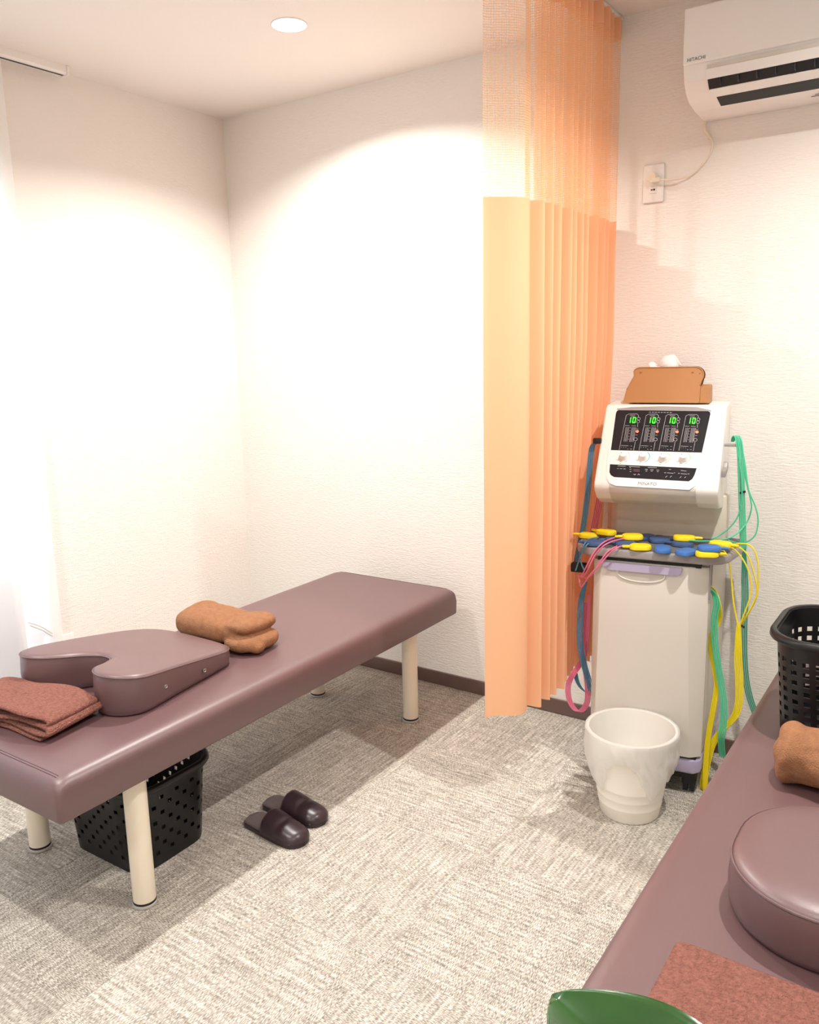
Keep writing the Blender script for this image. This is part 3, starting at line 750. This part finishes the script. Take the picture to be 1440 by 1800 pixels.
def seg_digits(cx, cy, parent):
    # "10" in slanted seven segment digits, pixel units
    S = []
    h = 4.6; w = 4.2; sl = .9
    def P(x, y): return (cx + x + (-y) * .18, cy + y)
    S += [(P(-3.4, -h), P(-3.4, -.4)), (P(-3.4, .4), P(-3.4, h))]
    x0, x1 = .9, .9 + w
    S += [(P(x0, -h), P(x1, -h)), (P(x0, h), P(x1, h)), (P(x0, -h), P(x0, -.4)), (P(x0, .4), P(x0, h)), (P(x1, -h), P(x1, -.4)), (P(x1, .4), P(x1, h))]
    return strokes('display_digits', S, M_LED, parent, .0026, .0050)
marks = []
for k in range(4):
    ox = 35.0 * k; oy = .35 * k
    def q(x, y): return (x + ox + (0 if y < 760 else 0), y + oy)
    seg_digits(1112 + ox, 738.5 + oy, up)
    Mk = [(q(1101, 730), q(1106, 727.5)), (q(1106, 727.5), q(1120, 727.5)), (q(1120, 727.5), q(1123, 730.5)), (q(1101, 730), q(1088.5, 791)), (q(1123, 730.5), q(1122, 734)), (q(1121.5, 744), q(1121, 751)), (q(1117, 776), q(1114, 791.5)),
          (q(1107, 729.6), q(1117, 729.8)), (q(1109, 732.2), q(1115.5, 732.2))]
    for j in range(3): Mk += [(q(1101 + j * 2.4, 751), q(1097 + j * 2.4, 776))]
    for j in range(4): Mk += [(q(1111.5 + j * 2.1, 751), q(1107 + j * 2.1, 776.5))]
    for j in range(5): Mk += [(q(1107 - j * .7, 752 + j * 5), q(1109 - j * .7, 752 + j * 5))]
    Mk += [(q(1099, 748), q(1107, 748.3)), (q(1110, 748.3), q(1118, 748.6)), (q(1092, 783), q(1105, 783.6)), (q(1092, 786), q(1093, 786)), (q(1096, 786), q(1097, 786)), (q(1100, 786), q(1101, 786)), (q(1109, 784), q(1111, 784)), (q(1103, 789.5), q(1105, 789.5)), (q(1108, 789.5), q(1111, 789.5))]
    for (cx, cy, r) in ((1123, 736, 2.8), (1122, 741, 2.8), (1117.5, 772, 3.2)):
        cs_ = [(cx + r * cos(2 * pi * j / 10), cy + r * .85 * sin(2 * pi * j / 10)) for j in range(11)]
        Mk += [(q(*cs_[j]), q(*cs_[j + 1])) for j in range(10)]
    Mk += [(q(1118, 754), q(1122.5, 754)), (q(1117, 764.5), q(1121, 764.5))]
    strokes('channel_markings', Mk, M_MARK, up, .0008)
    bm = bmesh.new(); c = pl(*q(1120.5, 758.5), .004); vs = []
    ux = Vector((1, 0, 0))
    flat_poly(bm, [c + ux * .0048 * cos(2 * pi * j / 16) + dsl * .0048 * sin(2 * pi * j / 16) for j in range(16)], nsl, .0012); obj('lit_button', bm, M_ORANGE, up, smooth=False)
strokes('heading_print', [((1141 + 5.2 * j, 724.4 + .1 * j), (1144.5 + 5.2 * j, 724.5 + .1 * j)) for j in range(8)], M_MARK, up, .0013)
LM = []
for a, b in (((1086, 819), (1100, 819.6)), ((1106, 820), (1125, 821)), ((1139, 821.7), (1155, 822.3)), ((1085, 823.5), (1088, 823.6)), ((1090, 823.7), (1094, 823.9)), ((1096, 824), (1100, 824.2)),
             ((1107, 822), (1109, 822)), ((1107, 825), (1110, 825)), ((1107, 829), (1110, 829)), ((1134, 825), (1139, 825.3)), ((1143, 825.5), (1149, 825.8)), ((1154, 826.2), (1159, 826.6)), ((1135, 828), (1138, 828)), ((1144, 828), (1148, 828)), ((1155, 829), (1158, 829)),
             ((1114, 833), (1116, 835)), ((1116, 835), (1118, 833)), ((1121, 835), (1123, 833)), ((1123, 833), (1125, 835)), ((1176, 825), (1180, 825.3)), ((1168, 831), (1171, 831)), ((1173, 831), (1184, 832)), ((1185, 831), (1187, 831)), ((1197, 827), (1207, 828)), ((1192, 832), (1195, 832)), ((1197, 832.5), (1208, 833.5)), ((1209, 833), (1212, 833)),
             ((1170, 839), (1173, 836.5)), ((1178, 839), (1181, 836.5)), ((1195, 840), (1198, 837.5)), ((1203, 840), (1206, 838))): LM.append((a, b))
strokes('control_markings', LM, M_MARK, lo, .0011)
bm = bmesh.new(); flat_poly(bm, [pl(x, y, .004) for x, y in ((1114, 824), (1125, 824.6), (1124.5, 830), (1113.5, 829.4))], nsl, .0006); obj('small_display', bm, mat('dim_display', '4a3238', .3), lo, smooth=False)
ringcols = ['c8c8c8', '3b9fc0', 'd8cf9a', '9fcf9a']
for k, (px, py) in enumerate(((1097, 802), (1131.5, 802.5), (1167, 804), (1202.5, 805))):
    c = pl(px, py, .002); rot = Matrix.Translation(c) @ Vector((0, 0, 1)).rotation_difference(nsl).to_matrix().to_4x4()
    bm = bmesh.new(); lathe(bm, [(.0145, 0), (.0145, .004), (.0125, .006), (.0105, .016), (.0095, .018), (.001, .0185)], 28, M=rot); kn = obj('knob', bm, M_WHITE, cs)
    bm = bmesh.new(); lathe(bm, [(.0015, .0186), (.0015, .0190), (.0001, .0190)], 8, (-.006, .003), M=rot); obj('pointer_dot', bm, M_TXT, kn)
    bm = bmesh.new()
    tube(bm, [c + Vector((1, 0, 0)) * .019 * cos(a) + dsl * .019 * sin(a) + nsl * .0006 for a in [radians(-60 + 115 * j / 10) for j in range(11)]], .0011, 4); obj('scale_arc', bm, mat('arc_print', ringcols[k], .5), cs)
    strokes('knob_print', [((px - 14, py + 6), (px - 9, py + 6.2)), ((px - 8, py + 9.5), (px - 3, py + 9.7)), ((px + 1, py + 9), (px + 5, py + 9.2)), ((px - 12, py + 8), (px - 10, py + 8)), ((px - 8, py + 12.5), (px - 5, py + 12.5))], M_TXT, cs, .0013, .0026)
c = pl(1137.5, 850.8, .002); ex = Vector((1, 0, 0)); MT = Matrix((( *ex, 0), (*dsl, 0), (*nsl, 0), (0, 0, 0, 1))).transposed(); MT.translation = c + nsl * .0004
text_obj('brand_lettering', 'MINATO', .0150, M_TXT, MT, cs, .0004, .12, 0)
# lower lip: shade of the down-facing console front, painted as a greyer piece
bm = bmesh.new(); prism(bm, [(.0325, 1.0185), (.0300, 1.009), (.0365, .9925), (.070, .9625), (.118, .943), (.118, .95), (.072, .97), (.04, .998)], 'x', -.140, .125, .001, 1); obj('console_lip_shade', bm, mat('underside_shade_plastic', 'cdc6bd', .4), cs)
# cable hooks
bm = bmesh.new(); box(bm, .184, .235, .165, .185, 1.135, 1.143, .003, 2); box(bm, .228, .236, .165, .185, 1.135, 1.165, .003, 2); obj('cable_hook', bm, M_GREY, mc)
bm = bmesh.new(); box(bm, -.212, -.186, .10, .12, 1.140, 1.158, .003, 2); obj('cable_hook', bm, M_RUB, mc)
bm = bmesh.new(); prism(bm, [(.10, 1.045), (.18, 1.060), (.18, 1.085), (.168, 1.085), (.160, 1.068), (.10, 1.068)], 'x', .184, .205, .003, 2); obj('side_handle', bm, M_GREY, mc)
bm = bmesh.new(); box(bm, -.262, -.212, .03, .06, .715, .745, .004, 2); obj('cable_clip', bm, M_RUB, mc)
# tissue box cover standing on the console
tb = thing('tissue_box_cover', 'tan leather tissue box cover on top of the machine', 'tissue box', MW @ Vector((-.012, .268, 1.268)), TH)
def tprof(n=7):
    P = [(-.128, 0), (-.120, .045), (-.100, .088)]
    P += [(-.082 + .022 * cos(a), .098 + .018 * sin(a)) for a in [radians(160 - 70 * k / n) for k in range(n + 1)]]
    P += [(.096 + .028 * cos(a), .088 + .028 * sin(a)) for a in [radians(88 - 120 * k / n) for k in range(n + 1)]]
    P += [(.116, .058), (.116, 0)]
    return P
def panel(bm, y0, ytop, s, th=.003):
    A = []; B = []
    for x, z in tprof():
        k = min(1, z / .116); y = y0 + (ytop - y0) * k
        A.append(bm.verts.new((x, y, z))); B.append(bm.verts.new((x, y + s * th, z)))
    ca = bmesh.ops.triangle_fill
    n = len(A)
    for i in range(n): bm.faces.new((A[i], A[(i + 1) % n], B[(i + 1) % n], B[i]))
    for r in (A, B):
        es = [bm.edges.get((r[i], r[(i + 1) % n])) for i in range(n)]; bmesh.ops.triangle_fill(bm, edges=es, use_beauty=True)
bm = bmesh.new(); panel(bm, -.052, -.010, 1); obj('front_panel', bm, M_BROWNL, tb, angle=60)
bm = bmesh.new(); panel(bm, .052, .014, -1); obj('back_panel', bm, M_BROWND, tb, angle=60)
bm = bmesh.new(); prism(bm, [(-.049, 0), (.049, 0), (.036, .052), (.0, .058), (-.036, .052)], 'x', .117, .146); obj('end_panel', bm, M_BROWNL, tb)
bm = bmesh.new(); prism(bm, [(-.046, 0), (.046, 0), (.028, .052), (-.028, .052)], 'x', -.112, .113); obj('carton', bm, M_BROWND, tb)
fr = tprof()
bm = bmesh.new(); tube(bm, [(x * .985, -.0105 - .042 * (1 - min(1, z / .116)) - .001, z * .985) for x, z in fr if z > .04], .0018, 6); obj('edge_piping', bm, M_BROWNL, tb)
for x, z in ((-.078, .100), (.088, .098), (.110, .094)):
    bm = bmesh.new(); r_ = .0042 if x < .09 else .0026
    lathe(bm, [(r_, 0), (r_ * .9, .0015), (.0005, .0022)], 16, M=Matrix.Translation((x, -.0175, z)) @ Matrix.Rotation(pi / 2, 4, 'X')); obj('snap_button', bm, M_BROWNL, tb)
ti = bmesh.new(); NX, NZ = 18, 10; G = []
for i in range(NX + 1):
    row = []
    for j in range(NZ + 1):
        s = i / NX; h = j / NZ
        edge = (.012 + .036 * math.exp(-((s - .66) / .20) ** 2) + .014 * math.exp(-((s - .08) / .1) ** 2) + .022 * math.exp(-((s - .42) / .12) ** 2))
        x = -.048 + .098 * s + .016 * h * (s - .5); row.append(ti.verts.new((x, .002 + .016 * sin(s * 11) * h + .004 * noise.noise(Vector((s * 5, h * 4, 2))), .108 + edge * h)))
    G.append(row)
for i in range(NX):
    for j in range(NZ): ti.faces.new((G[i][j], G[i + 1][j], G[i + 1][j + 1], G[i][j + 1]))
o = obj('tissue', ti, M_TISS); o.location = MW @ Vector((-.012, .268, 1.268)); o.rotation_euler = (0, 0, TH)
tag(o, 'white paper tissue poking out of the tan tissue box cover', 'tissue')

# ------------------------------------------------------------------ electrode pads on the tray
def make_pad(m, L=.068, Wd=.05, hh=.016):
    t = thing('electrode_pad', '', 'electrode pad')
    bm = bmesh.new(); rings = []
    for z, d in ((0, .003), (.002, .0005), (hh * .55, 0), (hh * .85, .002), (hh, .007)):
        rings.append([(x, y, z) for x, y in rrect(-L / 2 + d, L / 2 - d, -Wd / 2 + d, Wd / 2 - d, Wd * .42 - d, 8)])
    loft(bm, rings, True, True); obj('pad_body', bm, m, t)
    bm = bmesh.new(); tube(bm, [(L / 2 - .004, 0, hh * .5), (L / 2 + .006, 0, hh * .5), (L / 2 + .022, 0, hh * .48)], lambda f: .0058 - .0022 * f, 10)
    for k in range(4): cyl(bm, (0, 0, -.001), .0060 - .0004 * k, .002, 12, M=Matrix.Translation((L / 2 + .006 + k * .004, 0, hh * .5)) @ Matrix.Rotation(pi / 2, 4, 'Y'))
    obj('strain_relief', bm, m, t); return t
TZ = .8206
pads = [  # px, py, yaw deg (cord direction), colour, level, label
 (1066, 934, 160, 'Y', 1, 'yellow electrode pad farthest back at the left end of the tray, on top of another'),
 (1036, 940, 175, 'Y', 0, 'yellow electrode pad at the left end of the tray with its cord towards the curtain'),
 (1112, 942, 200, 'Y', 1, 'yellow electrode pad lying on blue pads at the left back of the tray'),
 (1203, 944, 10, 'Y', 1, 'yellow electrode pad at the middle back of the tray, right of the blue pads'),
 (1267, 955, 345, 'Y', 1, 'yellow electrode pad at the right back corner of the tray'),
 (1126, 960, 195, 'Y', 0, 'yellow electrode pad at the front of the tray, left of two blue pads'),
 (1243, 972, 15, 'Y', 0, 'yellow electrode pad at the front right corner of the tray'),
 (1165, 964, 100, 'B', 0, 'blue electrode pad at the tray front, right beside the front yellow pad'),
 (1206, 969, 60, 'B', 0, 'blue electrode pad at the tray front, second from the right corner'),
 (1247, 962, 10, 'B', 1, 'blue electrode pad partly behind the front right yellow pad'),
 (1160, 948, 20, 'D', 0, 'dusky blue electrode pad in the middle of the tray'),
 (1135, 943, 30, 'D', 0, 'dusky blue electrode pad at the middle back of the tray'),
 (1083, 948, 190, 'D', 0, 'dusky blue electrode pad behind the pink leads at the left'),
 (1048, 953, 185, 'D', 0, 'dusky blue electrode pad near the left front corner of the tray under blue leads'),
 (1100, 955, 175, 'D', 0, 'dusky blue electrode pad between the pink leads and the front yellow pad'),
 (1200, 955, 170, 'D', 0, 'dusky blue electrode pad under the green lead at the middle right')]
protos = {}
for px, py, a, c, lvl, lab in pads:
    z = TZ + (.0165 if lvl else 0); w = onz(px, py, z + .010); 
    if c not in protos:
        o = make_pad({'Y': M_YEL, 'B': M_BLUE, 'D': M_DBLUE}[c]); protos[c] = o; o.rotation_euler = (0, 0, TH + radians(a)); o.location = (w.x, w.y, z)
    else: o = dup(protos[c], (w.x, w.y, z), TH + radians(a))
    o['label'] = lab; o['group'] = 'electrode pads on the machine tray'; o['category'] = 'electrode pad'

# ------------------------------------------------------------------ lead cables
def bundle(name, label, ribbons, parent=None):
    """ribbons: list of (material, local pts, count, spacing, side vector[, radius])"""
    t = thing(name, label, 'lead cable', ORG, TH, None)
    for rb in ribbons:
        m, pts, cnt, sp, side = rb[:5]; r = rb[5] if len(rb) > 5 else .0024
        side = Vector(side).normalized(); C = catmull(pts, 8)
        for k in range(cnt):
            off = side * (k - (cnt - 1) / 2) * sp; bm = bmesh.new(); nC = len(C)
            tube(bm, [p + off * ((.35 + .65 * min(1, i / nC * 5)) if cnt > 3 else 1) for i, p in enumerate(C)], r, 7); obj('wire', bm, m, t)
    return t
def LP(v, pts):
    """pixels to machine local; v a number or list"""
    out = []
    for i, p in enumerate(pts):
        vv = p[2] if len(p) > 2 else v; out.append(lv(p[0], p[1], vv))
    return out
S = (1, 0, 0)
bundle('lead_cables', 'bright green lead wires hanging from the hook at the right of the console', [
    (M_WG, LP(.16, [(1288, 776, .19), (1291, 769, .18), (1297, 768, .17), (1301, 790), (1303, 830), (1304, 870), (1305, 900), (1306, 930), (1307, 965)]), 4, .0052, S),
    (M_WG, LP(.16, [(1297, 768, .17), (1306, 800), (1311, 840), (1319, 875), (1321, 895), (1312, 920), (1290, 942, .12), (1260, 950, .09), (1228, 951, .08), (1205, 949, .08)]), 1, .005, S),
    (M_WG, LP(.16, [(1300, 768, .17), (1309, 810), (1316, 860), (1328, 890), (1333, 915), (1328, 940), (1314, 952), (1300, 955), (1280, 950, .15)]), 1, .005, S),
    (M_WG, LP(.15, [(1294, 768, .17), (1303, 830), (1304, 880), (1296, 910), (1280, 930), (1262, 943), (1250, 947, .13)]), 1, .005, S)])
bundle('lead_cables', 'deep green lead wires hanging against the wall behind the yellow wires', [
    (M_WG2, LP(.25, [(1308, 962), (1309, 1000), (1310, 1050), (1308, 1100), (1308, 1150), (1311, 1190), (1318, 1225), (1330, 1260)]), 4, .0058, S),
    (M_RUB, LP(.155, [(1301, 867), (1306, 865), (1311, 864)]), 1, .005, S, .0035)])
bundle('lead_cables', 'green and yellow lead wires hanging from the slot at the right side of the cabinet', [
    (M_WG, LP(.045, [(1249, 1036, .03), (1256, 1045), (1260, 1062), (1256, 1090), (1257, 1130), (1264, 1180), (1272, 1230), (1272, 1270), (1268, 1296), (1270, 1330, .08)]), 4, .0055, S),
    (M_WY, LP(.055, [(1249, 1030, .03), (1258, 1042), (1264, 1065), (1264, 1090, .07), (1254, 1110, .07), (1250, 1140, .07), (1256, 1175), (1260, 1205), (1254, 1245), (1246, 1290), (1241, 1340), (1240, 1390), (1246, 1420, .1)]), 4, .0042, S)])
bundle('lead_cables', 'yellow lead wires looping off the tray and down the right side of the machine', [
    (M_WY, LP(.05, [(1260, 968, .0), (1272, 968, .01), (1281, 985, .03), (1286, 1020), (1290, 1060), (1296, 1092), (1298, 1104)]), 1, .005, S),
    (M_WY, LP(.07, [(1270, 962, .05), (1290, 965), (1310, 990), (1320, 1020), (1320, 1045), (1310, 1075), (1301, 1098)]), 1, .005, S),
    (M_WY, LP(.09, [(1285, 955, .10), (1312, 972), (1326, 1010), (1331, 1040), (1322, 1065), (1306, 1092), (1301, 1102)]), 1, .005, S),
    (M_WY, LP(.10, [(1288, 957, .12), (1318, 958), (1332, 985), (1333, 1030), (1328, 1055), (1312, 1085), (1302, 1100)]), 1, .005, S),
    (M_WY, LP(.07, [(1299, 1096), (1298, 1120), (1298, 1160), (1300, 1200), (1299, 1235), (1290, 1262), (1268, 1285), (1252, 1310), (1242, 1345), (1236, 1385), (1234, 1420)]), 5, .0052, (1, 0, .25)),
    (M_RUB, LP(.075, [(1295, 1098), (1302, 1099), (1309, 1103)]), 1, .005, S, .0035)])
bundle('lead_cables', 'blue lead wires hanging in a bundle at the left of the console', [
    (M_WB, LP(.12, [(1047, 780), (1043, 782), (1040, 792), (1037, 820), (1034, 860), (1030, 895), (1026, 925), (1020, 955), (1014, 985), (1012, 1005)]), 4, .0050, S)])
bundle('lead_cables', 'pink lead wires hanging behind the left end of the tray', [
    (M_WP, LP(.22, [(1056, 860), (1053, 885), (1048, 910), (1044, 930), (1040, 960)]), 4, .0062, S)])
bundle('lead_cables', 'pink and light blue lead wires arching over the front left corner of the tray', [
    (M_WP, LP(.02, [(1100, 944, 0.060), (1082, 945, 0.045), (1062, 953, -0.015), (1045, 970, -.028), (1033, 992, -.028), (1024, 1010, -.01), (1021, 1012, 0)]), 1, .005, S),
    (M_WP, LP(.02, [(1110, 947, 0.060), (1090, 948, 0.025), (1065, 957, -0.035), (1047, 975, -.030), (1035, 998, -.028), (1026, 1014, -.01)]), 1, .005, S),
    (M_WP, LP(.02, [(1103, 957, 0.015), (1085, 963, -0.035), (1070, 975, -.032), (1052, 995, -.032), (1036, 1012, -.02), (1022, 1032, .0), (1018, 1012, .02)]), 1, .005, S),
    (M_WP, LP(.02, [(1085, 960, -0.005), (1068, 970, -.03), (1055, 988, -.033), (1040, 1010, -.02), (1030, 1016, 0), (1015, 1011, .02)]), 1, .005, S),
    (M_WB, LP(.02, [(1052, 945, 0.055), (1036, 948, 0.015), (1025, 960, -0.035), (1019, 975, -.01), (1022, 990, 0), (1027, 1002, .0)]), 1, .005, S),
    (M_WB, LP(.02, [(1062, 948, 0.055), (1042, 952, 0.005), (1030, 960, -0.035), (1020, 980, -.012), (1012, 1003, 0)]), 1, .005, S)])
bundle('lead_cables', 'blue lead wires hanging down the left side of the machine cabinet', [
    (M_WB, LP(.06, [(1030, 1022), (1022, 1055), (1020, 1090), (1020, 1130), (1026, 1165), (1036, 1200), (1042, 1225, .08)]), 4, .0058, S),
    (M_WB, LP(.10, [(1012, 1178), (1014, 1195), (1022, 1210), (1034, 1218), (1046, 1215)]), 4, .0050, (1, 0, -.6))])
bundle('lead_cables', 'pink lead wires in a low loop beside the machine, near the curtain hem', [
    (M_WP, LP(.09, [(1036, 1045), (1034, 1090), (1031, 1130), (1024, 1160), (1008, 1185, .07), (999, 1205, .07), (1001, 1230, .07), (1012, 1248, .07), (1024, 1248, .07), (1033, 1230, .07), (1032, 1195, .07), (1026, 1160, .07), (1024, 1130), (1030, 1060)]), 4, .0052, (1, 0, 0))])

# ------------------------------------------------------------------ waste bin and liner
BX, BY = -.800, 2.352
t = thing('waste_bin', 'white round ribbed plastic waste bin in front of the machine', 'waste bin', (BX, BY, 0))
bm = bmesh.new()
pr = [(.001, .003), (.078, .003), (.088, .0), (.0915, .004)]
for z in (.045, .075, .105): 
    r = .0915 + (z) * .155; pr += [(r - .0004, z - .0025), (r + .0009, z), (r + .0004, z + .0025)]
pr += [(.0915 + .27 * .155, .27), (.138, .276), (.138, .282), (.132, .282), (.130, .27), (.086, .008), (.001, .008)]
lathe(bm, pr, 64); obj('bin_body', bm, M_BIN, t, angle=50)
bm = bmesh.new(); NA = 260; rows = []
keys = [(-180, .150), (-150, .135), (-128, .110), (-116, .105), (-108, .15), (-98, .20), (-85, .222), (-74, .222), (-64, .195), (-54, .150), (-46, .110), (-38, .092), (-28, .118), (-14, .150), (5, .155), (30, .170), (70, .19), (120, .18), (160, .165), (180, .150)]
def hemz(a):
    a = (a + 180) % 360 - 180
    for (a0, z0), (a1, z1) in zip(keys, keys[1:]):
        if a0 <= a <= a1: f = (a - a0) / (a1 - a0); f = f * f * (3 - 2 * f); return z0 + (z1 - z0) * f
    return .15
for i in range(NA):
    a = 360 * i / NA; ar = radians(a); hz = hemz(a) + .010 * noise.noise(Vector((cos(ar) * 7, sin(ar) * 7, 9))); col = []
    for r, z in ((.05, .125), (.082, .130), (.103, .155), (.113, .20), (.1235, .25), (.1285, .272), (.1305, .2835), (.1385, .2835), (.1400, .2845), (.1435, .2835)): 
        w = .002 * noise.noise(Vector((cos(ar) * 5, sin(ar) * 5, z * 12))); col.append((r + w, z))
    N2 = 14
    for k in range(1, N2 + 1):
        f = k / N2; z = .284 + (hz - .284) * f
        rb = .0915 + max(z, 0) * .155 + .006
        q = Vector((cos(ar) * 3.2 + z * 9, sin(ar) * 3.2, z * 9)); n1 = abs(noise.noise(q)); n2 = abs(noise.noise(q * 2.3 + Vector((5, 1, 2)))); n3 = noise.noise(Vector((cos(ar) * 1.6, sin(ar) * 1.6, z * 6 + 4)))
        ww = min(1, f * 2.5)
        wr = ww * (.012 * (.3 - n1) + .007 * (.25 - n2) + .007 * n3) + .005 * f * f + .003 * sin(pi * f)
        rr = max(rb - .0015, .1445 * (1 - f) ** .8 + rb * (1 - (1 - f) ** .8) + wr)
        col.append((rr, z))
    rows.append([bm.verts.new((r * cos(ar), r * sin(ar), z)) for r, z in col])
for i in range(NA):
    a, b = rows[i], rows[(i + 1) % NA]
    for k in range(len(a) - 1): bm.faces.new((a[k], b[k], b[k + 1], a[k + 1]))
bm.faces.new([r[0] for r in rows])
o = obj('bin_liner', bm, M_BAG, angle=38); o.location = (BX, BY, 0); tag(o, 'crumpled thin white plastic bag lining the waste bin and folded over its rim', 'plastic bag')

# ------------------------------------------------------------------ white cabinet by the window, power plug
yaw = radians(57); d1 = Vector((cos(yaw), sin(yaw), 0)); d2 = Vector((-sin(yaw), cos(yaw), 0))
cn = onx(27, 1013, -2.56); hgt = cn.z
t = thing('air_purifier', 'tall glossy white box shaped appliance at the left edge behind the far bed', 'air purifier', (cn.x, cn.y, 0), yaw)
bm = bmesh.new(); box(bm, -.30, 0, 0, .19, .0, hgt * .52 - .0015, .014, 4); obj('lower_body', bm, M_WHITE2, t)
bm = bmesh.new(); box(bm, -.30, 0, 0, .19, hgt * .52 + .0015, hgt, .016, 4); obj('upper_body', bm, M_WHITE2, t)
bm = bmesh.new(); box(bm, -.295, -.005, .004, .185, hgt * .52 - .004, hgt * .52 + .004); obj('seam', bm, M_GREY, t, smooth=False)
t = thing('wall_outlet', 'white outlet low on the left wall behind the wedge cushion', 'wall outlet', (LEFT, 1.835, .285))
bm = bmesh.new(); box(bm, 0, .007, -.036, .036, -.06, .06, .004, 2); obj('cover_plate', bm, M_WHITE, t)
bm = bmesh.new(); box(bm, .005, .009, -.012, .012, -.03, .03, .002, 2); obj('socket', bm, M_WHITE, t)
t = thing('appliance_cord', 'thin white twin cord with plugs between the white appliance and the left wall', 'power cord')
for dz, dy in ((0, 0), (-.012, .004)):
    bm = bmesh.new(); tube(bm, catmull([onx(50, 1094, -2.80) + Vector((0, dy, dz)), onx(60, 1097, -2.84) + Vector((0, 0, dz)), onx(75, 1103, -2.90) + Vector((0, 0, dz)), onx(95, 1115, -2.965) + Vector((0, 0, dz))], 8), .0028, 7); obj('cord', bm, M_WHITE, t)
a = onx(93, 1113, -2.965); b = onx(109, 1131, -2.992)
bm = bmesh.new(); tube(bm, [a, a.lerp(b, .3), b], lambda f: .008 + .006 * min(1, f * 3), 10); obj('plug', bm, M_WHITE, t)

# ------------------------------------------------------------------ potted plant under the camera, one leaf in view
t = thing('potted_plant', 'potted plant with glossy green leaves, one leaf tip at the bottom edge', 'potted plant', (-.02, .46, 0))
OFF = Vector((-.02, .46, 0))
bm = bmesh.new(); lathe(bm, [(.001, 0), (.095, 0), (.10, .01), (.125, .23), (.13, .24), (.13, .25), (.118, .25), (.116, .21), (.001, .21)], 40); obj('pot', bm, M_POT, t)
bm = bmesh.new(); lathe(bm, [(.001, .222), (.06, .224), (.117, .214)], 30); obj('soil', bm, M_SOIL, t)
def leaf(tip, base, width, up, curl=.03, n=26, bulge=None):
    tip = Vector(tip) - OFF; base = Vector(base) - OFF; up = Vector(up).normalized(); ax = tip - base; L = ax.length; ax.normalize()
    side = ax.cross(up).normalized(); up = side.cross(ax).normalized(); bm = bmesh.new(); rows = []
    for i in range(n + 1):
        s = i / n; w = width * (sin(pi * min(1, .04 + s * .96)) ** .75) * (1 - .25 * s) + .0006; row = []
        for j in range(-8, 9):
            q = j / 8; p = base + ax * L * s + up * (curl * sin(pi * s) ) + side * w * q + up * (abs(q) ** 1.3 * w * .35 )
            row.append(bm.verts.new(p))
        rows.append(row)
    for a, b in zip(rows, rows[1:]):
        for k in range(16): bm.faces.new((a[k], a[k + 1], b[k + 1], b[k]))
    o = obj('leaf', bm, M_LEAF, t, angle=180); bake(o, [('SOLIDIFY', dict(thickness=.0006, offset=0))]); return base
tipw = onz(971, 1748, 1.045); basew = onz(1345, 2200, 1.010)
leaves = [(tipw, basew, .054, (.15, -.4, 1), .012)]
b0 = Vector(basew)
leaves += [((-.15, .16, .86), (-.03, .36, .88), .05, (0, 0, 1), .03), ((.28, .30, .88), (.08, .42, .86), .05, (0, 0, 1), .03), ((.05, .20, .98), (.02, .38, .90), .045, (0, 0, 1), .03)]
for tp_, bs, w, upv, c in leaves:
    p = leaf(tp_, bs, w, upv, c); bm = bmesh.new()
    tube(bm, catmull([(0, 0, .215), (p.x * .3, p.y * .3, .5 * p.z), (p.x * .8, p.y * .8, p.z * .85), p], 8), .004, 8); obj('stem', bm, M_STEM, t)
